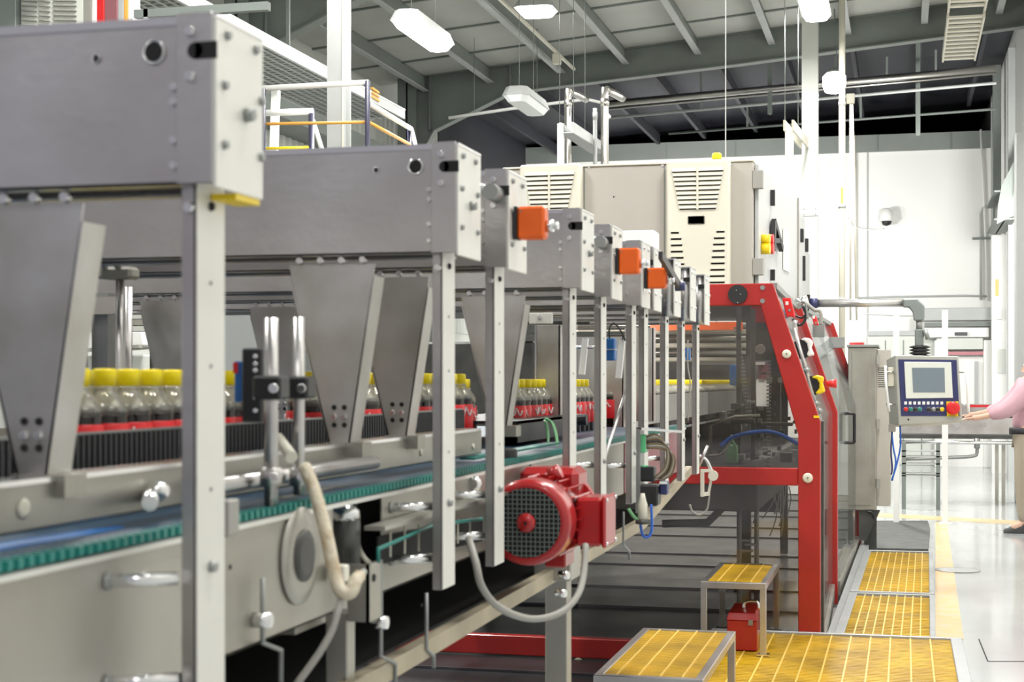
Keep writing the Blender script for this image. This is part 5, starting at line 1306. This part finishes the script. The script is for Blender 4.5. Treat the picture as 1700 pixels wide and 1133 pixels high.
add('drain_valve', B().tube([WY(px, py, Yb) for px, py in ((1622, 732), (1622, 752), (1615, 758), (1580, 760), (1500, 763))], .02, 8, 2), 'steel_dull', t)
add('valve_body', B().cyl(WY(1622, 745, Yb), WY(1622, 728, Yb), .035, 10), 'steel_dull', t)
for px in (1557, 1655, 1666): 
    q = WY(px, 735, Yb + .1); add('leg', box(q.x - .02, q.x + .02, Yb + .1, Yb + .14, 0, q.z), 'steel_frame', t)
Yt = 18.2
t = thing('step_ladder', 'grey metal steps standing under the far conveyor', 'steps', (WY(1530, 820, Yt).x, Yt, 0))
for px in (1500, 1557):
    a = WY(px - 3, 735, Yt); b = WY(px + 4, 735, Yt); add('stile', box(a.x, b.x, Yt, Yt + .05, 0, a.z), 'steelwork', t)
for py in (748, 757, 769, 785, 789):
    a = WY(1497, py, Yt); b = WY(1560, py + 3, Yt); add('tread', box(a.x, b.x, Yt, Yt + .15, b.z, a.z), 'steelwork_light', t)
a = WY(1552, 705, Yt - .1); b = WY(1558, 815, Yt - .1)

# ================================================================ PLATFORMS
def grating(name, label, X0, X1, Y0, Y1, z, kerbR=.05, kerbF=.0, skew=0.0, nlong=12, cross=.035, cw=.020, kerbL=.03):
    t = thing(name, label, 'platform', ((X0 + X1) / 2, (Y0 + Y1) / 2, 0))
    def sk(x, y): return x + skew * (y - Y0)
    def qb(xa, xb, ya, yb, z0, z1): return B().hexa([(sk(xa, ya), ya, z0), (sk(xb, ya), ya, z0), (sk(xb, yb), yb, z0), (sk(xa, yb), yb, z0), (sk(xa, ya), ya, z1), (sk(xb, ya), ya, z1), (sk(xb, yb), yb, z1), (sk(xa, yb), yb, z1)])
    add('side_kerb', qb(X1, X1 + kerbR, Y0, Y1, 0, z + .01), 'kerb', t, bevel=.003)
    add('side_kerb', qb(X0 - kerbL, X0, Y0, Y1, 0, z + .01), 'kerb', t, bevel=.003)
    add('end_kerb', qb(X0 - kerbL, X1 + kerbR, Y1, Y1 + .02, 0, z + .01), 'kerb', t, bevel=.003)
    add('end_kerb', qb(X0 - kerbL, X1 + kerbR, Y0 - .02, Y0, 0, z + .01), 'kerb', t, bevel=.003)
    add('dark_underside', qb(X0, X1, Y0, Y1, z - .05, z - .035), 'mat_grey', t)
    cb = B(); y = Y0 + .01
    while y < Y1 - cw:
        cb.hexa([(sk(X0, y), y, z - .028), (sk(X1, y), y, z - .028), (sk(X1, y), y + cw, z - .028), (sk(X0, y), y + cw, z - .028), (sk(X0, y), y, z - .003), (sk(X1, y), y, z - .003), (sk(X1, y), y + cw, z - .003), (sk(X0, y), y + cw, z - .003)]); y += cross
    add('cross_bars', cb, 'grate', t, kind='stuff')
    for k in range(1, nlong):
        x = X0 + (X1 - X0) * k / nlong; add('grating_rib', qb(x - .0035, x + .0035, Y0, Y1, z - .03, z + .001), 'grate_bar', t)
    return t
zP = .20
grating('yellow_platform', 'large yellow grating platform at the front edge of the floor', -.90, .218, 4.9, WZ(1577, 1063, zP).y, zP, kerbR=.055, nlong=12, cross=.034, cw=.021)
a = WZ(1400, 1058, .12); b = WZ(1543, 1058, .12); c = WZ(1543, 991, .12); d = WZ(1450, 916, .12)
grating('yellow_platform', 'nearer low yellow grating walkway beside the red guard', a.x, b.x, a.y, c.y, .12, kerbR=.03, kerbL=.05, skew=.014, nlong=9, cross=.05, cw=.024)
e = WZ(1543, 988, .12)
grating('yellow_platform', 'farther low yellow grating walkway beside the red guard', a.x + .014 * (e.y - a.y), b.x + .014 * (e.y - a.y), e.y + .02, d.y, .12, kerbR=.03, kerbL=.05, skew=.014, nlong=9, cross=.05, cw=.028)
# inner strip of yellow grating seen through the door
a = WZ(1395, 912, .12)
grating('yellow_platform', 'narrow yellow grating strip seen inside the second guard door', x2 - .10 + .02, x2 + .0, 10.6, 13.1, .09, kerbR=.012, kerbL=.012, nlong=3, cross=.05, cw=.028)
# guard sill (worn rose grey track)
add('guard_sill', B().loft([(P3[2].x - .0, YG + .1, 0), (P3[2].x + .055, YG + .1, 0), (x3 + .07, 13.4, 0), (x3, 13.4, 0)], [(P3[2].x - .0, YG + .1, .11), (P3[2].x + .055, YG + .1, .11), (x3 + .07, 13.4, .11), (x3, 13.4, .11)]), 'kerb', label='worn grey sill track running along the foot of the red guard', cat='sill')
pts = [WZ(px, py, .0) for px, py in ((1436, 914), (1541, 916), (1544, 880), (1540, 868), (1452, 868), (1445, 885))]
add('floor_mat', B().loft([(p.x, p.y, 0.001) for p in pts], [(p.x, p.y, .02) for p in pts]), 'mat_grey', label='dark grey rubber mat on the floor at the end of the walkway', cat='mat')

def step_stool(X0, X1, Y0, Y1, z, label, leg_to, plate=False):
    t = thing('step_stool', label, 'step stool', ((X0 + X1) / 2, (Y0 + Y1) / 2, leg_to), 'low steps with yellow grating tops')
    w = .028
    fr = B().box(X0, X1, Y0, Y0 + w, z - .03, z).box(X0, X1, Y1 - w, Y1, z - .03, z).box(X0, X0 + w, Y0 + w, Y1 - w, z - .03, z).box(X1 - w, X1, Y0 + w, Y1 - w, z - .03, z)
    add('top_frame', fr, 'steel', t, bevel=.002)
    for x in (X0, X1 - w):
        for y in (Y0, Y1 - w):
            add('leg', box(x, x + w, y, y + w, leg_to, z - .03), 'steel', t, bevel=.002)
            if plate: add('foot', box(x - .015, x + w + .015, y - .01, y + w + .01, leg_to, leg_to + .008), 'steel_bright', t)
    cb = B(); y = Y0 + w
    while y < Y1 - w - .01: cb.box(X0 + w, X1 - w, y, y + .011, z - .022, z - .003); y += .019
    add('cross_bars', cb, 'grate', t, kind='stuff')
    add('infill', box(X0 + w, X1 - w, Y0 + w, Y1 - w, z - .03, z - .024), 'mat_grey', t)
    n = max(3, int((X1 - X0) / .06))
    for k in range(1, n):
        x = X0 + (X1 - X0) * k / n; add('grating_rib', box(x - .0022, x + .0022, Y0 + w, Y1 - w, z - .022, z + .001), 'grate_bar', t)
    return t
zs = .50; a = WZ(985, 1121, zs); b = WZ(1165, 1121, zs); c = WZ(1207, 1048, zs)
step_stool(a.x, b.x + .015, a.y, c.y, zs, 'long step stool with yellow grating top at the bottom edge of the picture', 0.02)
zs = .53; a = WZ(1163, 966, zs); b = WZ(1274, 966, zs); c = WZ(1295, 937, zs)
step_stool(a.x, b.x, a.y, c.y, zs, 'smaller step stool with yellow grating top in front of the guard pane', zP + .001, True)
# rail of lower platform seen under the long stool
# red metal box
q = WZ(1234, 1078, zP)
t = thing('red_tool_box', 'dark red metal box with a carrying loop under the smaller step stool', 'box', (q.x, q.y, zP))
a = W(1207, 1078, 7.25); b = W(1258, 1078, 7.25); za = W(1207, 1030, 7.25).z
add('body', box(a.x, b.x, a.y, a.y + .16, zP + .001, za), 'motor_red', t, bevel=.004)
add('lid', B().hexa([(a.x - .004, a.y - .004, za), (b.x + .004, a.y - .004, za), (b.x + .004, a.y + .164, za), (a.x - .004, a.y + .164, za), (a.x + .006, a.y + .01, za + .035), (b.x - .006, a.y + .01, za + .035), (b.x - .006, a.y + .15, za + .06), (a.x + .02, a.y + .15, za + .06)]), 'motor_red', t, bevel=.003)
m_ = (a + b) / 2
add('carry_loop', B().tube([(m_.x - .0, m_.y + .06, za + .045), (m_.x + .01, m_.y + .06, za + .075), (m_.x + .06, m_.y + .06, za + .078), (m_.x + .07, m_.y + .06, za + .045)], .008, 8), 'steel_bright', t)
add('hasp', box(m_.x + .03, m_.x + .05, a.y - .008, a.y - .004, za - .02, za + .005), 'steel_dull', t)

# ================================================================ LEFT BACKGROUND
# mezzanine guard rail
D = 11.0
t = thing('mezzanine_railing', 'near platform railing with white top rail, orange mid rail and navy posts', 'railing', tuple(W(560, 250, D)))
def rb_(p0, p1, r, m, nm): add(nm, B().cyl(W(*p0), W(*p1), r, 12), m, t)
rb_((436, 147, D), (612, 137, D), .020, 'white', 'top_rail'); rb_((440, 206, D), (610, 203, D), .011, 'rail_orange', 'mid_rail')
rb_((612, 172, D), (682, 214, 13.5), .020, 'white', 'top_rail'); rb_((612, 203, D), (680, 240, 13.2), .013, 'rail_orange', 'mid_rail')
for px in (437, 610): rb_((px, 134 if px > 500 else 148, D - .01), (px, 470, D - .01), .018, 'navy_post', 'post')
rb_((682, 213, 13.5), (692, 250, 13.5), .02, 'white', 'end_bar'); rb_((680, 216, 13.5), (680, 478, 13.5), .02, 'navy_post', 'post')
t = thing('mezzanine_railing', 'smaller platform railing behind with white rail and yellow lower rail', 'railing', tuple(W(480, 250, 13)))
rb_((432, 188, 13), (520, 185, 13), .028, 'white', 'top_rail'); rb_((436, 247, 13), (520, 245, 13), .013, 'yellow', 'mid_rail')
rb_((517, 182, 13), (517, 505, 13), .024, 'navy_post', 'post'); rb_((519, 200, 13.1), (535, 250, 13.1), .02, 'white', 'stay')
t = thing('mezzanine_deck', 'grey platform deck hidden behind the second cross beam', 'platform', tuple(W(540, 480, 12)))
a = W(430, 480, 11.2); b = W(700, 480, 11.2)
add('deck', box(a.x - 1.0, b.x, 11.3, 14.0, a.z - .08, a.z), 'steelwork_light', t)
for x_ in (a.x + .1, b.x - .1): add('deck_post', box(x_ - .04, x_ + .04, 11.1, 11.18, 0, a.z - .08), 'steelwork', t)
for px in (457,): add('white_upright', B().bar(W(446, 520, 13.6), W(458, 150, 13.6), .06, .06), 'white', label='white slanting upright behind the near railing', cat='post')
# overhead cable tray with mesh underside
t = thing('mesh_cable_tray', 'long pale mesh cable tray running under the roof on the left', 'cable tray', (-5.2, 8, 4.2))
XT = -5.0
e0 = WX(345, -5, XT); e1 = WX(670, 188, XT)
add('side_rail', B().bar((XT, 8.2, 4.19), (XT, e1.y, 4.19), .03, .09), 'steelwork_light', t)
add('top_flange', B().bar((XT - .03, 8.2, 4.24), (XT - .03, e1.y, 4.24), .10, .015), 'white', t)
add('side_rail', B().bar((XT - .75, 8.2, 4.19), (XT - .75, e1.y - .2, 4.19), .03, .09), 'steelwork_light', t)
mb = B(); y = 8.3
while y < e1.y: mb.box(XT - .74, XT, y, y + .012, 4.16, 4.168); y += .10
for k in range(1, 9): mb.box(XT - k * .083, XT - k * .083 + .01, 8.3, e1.y, 4.15, 4.16)
add('wire_mesh', mb, 'steelwork_light', t, kind='stuff')
add('mesh_backing', box(XT - .74, XT, 8.3, e1.y, 4.172, 4.178), 'steelwork', t)
q = WX(623, 157, XT + .02)
om = B().use('rail_orange')
for k in range(3): om.bar((XT + .02, q.y - .10, q.z + .045 - k * .04), (XT + .02, q.y + .10, q.z + .055 - k * .04 - .02), .02, .02)
add('orange_mark', om, None, t)
for yy in (10.6, 13.2): add('tray_hanger', box(XT - .4, XT - .37, yy, yy + .03, 4.2, 5.6), 'steelwork', t)
# louvred machine cabinet, top left
YL = 9.0
def LQ(px, py): return WY(px, py, YL)
a = LQ(33, -25); b = LQ(140, 60)
t = thing('louvred_cabinet', 'pale green white louvred cabinet at the top left corner', 'cabinet', (a.x, YL, 3.0))
add('body', box(a.x, b.x, YL, YL + .8, 3.0, a.z), 'hmi_cream', t, bevel=.01)
for px0, px1 in ((38, 62), (66, 84), (90, 128)):
    for k in range(11):
        p = LQ(px0, -8 + k * 8 - 14); p1 = LQ(px1, 0)
        add('louvre_slat', B().bar((p.x, YL - .012, p.z), (p1.x, YL - .012, p.z - .012), .02, .006), 'cable_grey', t)
a = LQ(0, -30); b = LQ(33, 80); add('glazed_cabinet', box(a.x - .4, b.x, YL - .05, YL + .05, 3.0, a.z), 'arm', label='dark greenish glazed box in the top left corner', cat='cabinet', bevel=.005)
t = thing('painted_machine_panel', 'machine panel striped grey, red, rose and silver right of the louvres', 'panel', (LQ(180, 0).x, YL, 3.0))
for px0, px1, m in ((137, 152, 'cable_grey'), (152, 160, 'white'), (160, 173, 'red'), (173, 195, 'purplish'), (195, 205, 'steelwork_light'), (205, 212, 'rail_orange'), (212, 221, 'white')):
    a = LQ(px0, -30); b = LQ(px1, 60); add('upright_strip', box(a.x, b.x, YL, YL + .1, 3.0, a.z), m, t, bevel=.006)
a = W(222, 16, 9.6); b = W(300, 45, 9.6)
t = thing('steel_ledge', 'dull steel ledge with posts between the striped panel and the mesh tray', 'ledge', (a.x, a.y, 3.4))
add('beam', box(a.x, b.x + .6, a.y, a.y + .05, a.z - .05, a.z), 'steelwork', t)
add('post', box(W(240, 20, 9.6).x, W(248, 20, 9.6).x, a.y, a.y + .04, 3.0, a.z), 'steelwork_light', t)
# pale frame rack & white hood seen between the beams
t = thing('parallel_line', 'pale steel frame of a parallel line seen under the left beams', 'conveyor', (-4, 7.5, 0))
YP = 7.2
for py0, py1, m, Y in ((500, 515, 'white', 7.2), (517, 528, 'plate_white', 7.6), (529, 539, 'steel_frame', 7.9), (540, 549, 'plate_white', 8.2)):
    a = WY(60, py0, Y); b = WY(470, py1, Y); add('frame_beam', box(a.x - .5, b.x, Y, Y + .06, b.z, a.z), m, t, bevel=.004)
for px in (122, 176, 250): 
    a = WY(px - 1.5, 545, 8.0); b = WY(px + 1.5, 560, 8.0); add('thin_post', box(a.x, b.x, 8.0, 8.02, 0, a.z), 'dark_metal', t)
a = WY(182, 502, 7.1); b = WY(192, 518, 7.1); add('beam_end', box(a.x, b.x, 7.1, 7.5, b.z, a.z), 'navy_post', t)
a = WY(184, 520, 7.15); b = WY(192, 612, 7.15); add('round_post', B().cyl((a.x, 7.15, 0), (a.x, 7.15, a.z), .02, 10), 'steel_bright', t)
t = thing('white_hood', 'white machine hood with slanted face on a grey base, far left', 'machine', (-4.6, 9, 0))
a = [WY(px, py, 8.8) for px, py in ((98, 550), (235, 550), (240, 575), (112, 583))]
add('hood', B().prism([(p.x, p.z) for p in a], 'y', 8.8, 9.3), 'white', t, bevel=.01)
a = WY(60, 590, 8.8); b = WY(240, 640, 8.8)
add('base', box(a.x - .5, b.x, 8.8, 9.4, .3, a.z), 'wallgrey', t, bevel=.01)
add('ledge', B().bar((a.x - .5, 8.75, a.z - .02), (b.x, 8.75, a.z + .05), .05, .02), 'cable_grey', t)
q = WY(99, 607, 6.0)
add('pink_button', B().cyl((q.x, 6.0, q.z - .01), (q.x, 6.0, q.z + .012), .02, 14), 'red', label='small pinkish red knob peeking over the yellow caps at far left', cat='knob')
# inner line wall behind bottles: grey sheet panels & dark backs
for (px0, px1, py0, py1, Y, lab) in ((360, 470, 480, 612, 6.4, 'dull back panel left of the sensor rods behind the bottles'),):
    a = WY(px0, py0, Y); b = WY(px1, py1, Y); add('metal_panel', box(a.x, b.x, Y, Y + .02, b.z - .4, a.z), 'steelwork_light', label=lab, cat='panel')
add('dark_housing', box(-2.3, -1.55, 6.6, 7.6, .6, 1.62), 'dark_metal', label='dark machine housing behind the first clear gap with bottles', cat='machine housing', bevel=.01)
# horizontal frame bars behind the posts at mid distance
t = thing('transverse_bars', 'stack of grey steel bars crossing behind the fourth to sixth posts', 'frame', (-1.6, 6.4, 1.6))
for k, (py, m) in enumerate(((515, 'steel_frame'), (521, 'steelwork'), (527, 'steel'), (533, 'dark_metal'), (551, 'steelwork'), (598, 'dark_metal'))):
    a = WY(930, py, 6.4 + .05 * k); b = WY(1150 if k < 4 else 1060, py + 4, 6.4 + .05 * k); add('bar', box(a.x - .3, b.x, 6.4 + .05 * k, 6.44 + .05 * k, b.z, a.z), m, t)

# ================================================================ PERSON
def skinned(name, verts, edges, radii, m, parent, root=0, sub=2):
    me = bpy.data.meshes.new(name); me.from_pydata(verts, edges, []); 
    o = bpy.data.objects.new(name, me); COL.objects.link(o)
    md = o.modifiers.new('skin', 'SKIN'); md.use_smooth_shade = True
    sv = me.skin_vertices[0].data
    for i, r in enumerate(radii):
        r = r if isinstance(r, tuple) else (r, r); sv[i].radius = r; sv[i].use_root = (i == root)
    s = o.modifiers.new('sub', 'SUBSURF'); s.levels = sub; s.render_levels = sub
    me.materials.append(M[m]); o.parent = parent; return o
base = WZ(1684, 884, 0)
P0 = Vector((base.x + .04, base.y, 0))
t = thing('person', 'person in pink shirt and khaki trousers leaning over the far conveyor', 'person', tuple(P0))
# local coordinates; person faces -x
def chain(pairs):
    v = [p for p, r in pairs]; r = [r for p, r in pairs]; return v, [(i, i + 1) for i in range(len(v) - 1)], r
hip = (0.06, 0, .95); 
body_v = [(.06, 0, .95), (.07, 0, 1.10), (.08, 0, 1.28), (.09, 0, 1.42), (.12, 0, 1.47), (.14, 0, 1.50), (.15, 0, 1.57), (.155, 0, 1.66),
          (.07, -.19, 1.37), (-.12, -.24, 1.16), (-.36, -.20, 1.10), (-.44, -.19, 1.09),
          (.07, .19, 1.37), (-.12, .24, 1.17), (-.38, .18, 1.12), (-.46, .16, 1.11),
          (.06, -.10, .90), (.03, -.11, .50), (.05, -.11, .10), (-.08, -.12, .04),
          (.06, .10, .90), (.07, .11, .50), (.11, .11, .10), (-.02, .12, .04)]
body_e = [(0, 1), (1, 2), (2, 3), (3, 4), (4, 5), (5, 6), (6, 7), (3, 8), (8, 9), (9, 10), (10, 11), (3, 12), (12, 13), (13, 14), (14, 15),
          (0, 16), (16, 17), (17, 18), (18, 19), (0, 20), (20, 21), (21, 22), (22, 23)]
body_r = [.07, .085, .11, .115, .06, .075, .102, .08, .055, .040, .028, .03, .055, .040, .028, .03, .07, .055, .04, .035, .07, .055, .04, .035]
skinned('body', body_v, body_e, body_r, 'skin', t)
for s, (hx, hy, hz) in ((-1, (-.44, -.19, 1.09)), (1, (-.46, .16, 1.11))):
    for k in range(4):
        ln = (.075, .085, .08, .065)[k]; yy = hy + (k - 1.5) * .019
        v, e, r = chain([((hx + .01, yy, hz), .009), ((hx - .03, yy, hz), .009), ((hx - .03 - ln * .5, yy, hz - .008), .008), ((hx - .03 - ln, yy, hz - .03), .007)])
        skinned('finger', v, e, r, 'skin', t, sub=1)
    v, e, r = chain([((hx + .02, hy - s * .025, hz), .011), ((hx - .01, hy - s * .05, hz - .01), .010), ((hx - .04, hy - s * .055, hz - .02), .008)])
    skinned('thumb', v, e, r, 'skin', t, sub=1)
sv = [(.06, 0, .90), (.07, 0, 1.12), (.08, 0, 1.28), (.09, 0, 1.41), (.11, 0, 1.46), (.07, -.19, 1.37), (-.12, -.24, 1.17), (-.29, -.215, 1.12), (.07, .19, 1.37), (-.12, .24, 1.18), (-.29, .20, 1.135)]
se = [(0, 1), (1, 2), (2, 3), (3, 4), (3, 5), (5, 6), (6, 7), (3, 8), (8, 9), (9, 10)]
skinned('shirt', sv, se, [.14, .14, .155, .15, .085, .10, .09, .055, .10, .085, .055], 'shirt', t)
tv = [(.06, 0, .98), (.06, -.075, .86), (.03, -.11, .50), (.05, -.11, .09), (.06, .075, .86), (.07, .11, .50), (.11, .11, .09)]
skinned('trousers', tv, [(0, 1), (1, 2), (2, 3), (0, 4), (4, 5), (5, 6)], [.125, .115, .085, .07, .115, .085, .07], 'trousers', t)
o = add('waistband', B().lathe([(.140, 0), (.150, .01), (.150, .06), (.140, .07)], (.06, 0, .93), 'z', 24), 'beltblack'); o.parent = t; 
for yy, xx in ((-.11, .05), (.11, .11)):
    b_ = B().lathe([(.045, 0), (.05, .03), (.05, .07), (.04, .10)], (xx, yy, 0), 'z', 14).hexa([(xx - .20, yy - .04, 0), (xx + .05, yy - .045, 0), (xx + .05, yy + .045, 0), (xx - .20, yy + .04, 0), (xx - .19, yy - .03, .04), (xx + .03, yy - .04, .09), (xx + .03, yy + .04, .09), (xx - .19, yy + .03, .04)])
    o = add('shoe', b_, 'shoe', bevel=.008); o.parent = t
hd = B(); hd.lathe([(.06, -.06), (.105, -.02), (.118, .03), (.112, .08), (.075, .125), (.01, .14)], (.190, 0, 1.632), 'z', 18)
o = add('hair', hd, 'hair'); o.parent = t
fc = B()
for yy in (-.032, .032): fc.use('white').lathe([(.003, 0), (.013, .004), (.013, .012), (.004, .018)], (.046, yy * .9, 1.598), 'x', 10)
fc.use('skin').hexa([(.020, -.010, 1.53), (.06, -.018, 1.53), (.06, .018, 1.53), (.020, .010, 1.53), (.035, -.007, 1.58), (.06, -.009, 1.58), (.06, .009, 1.58), (.035, .007, 1.58)])
fc.use('red').box(.045, .07, -.022, .022, 1.503, 1.511)
o = add('face', fc, None); o.parent = t
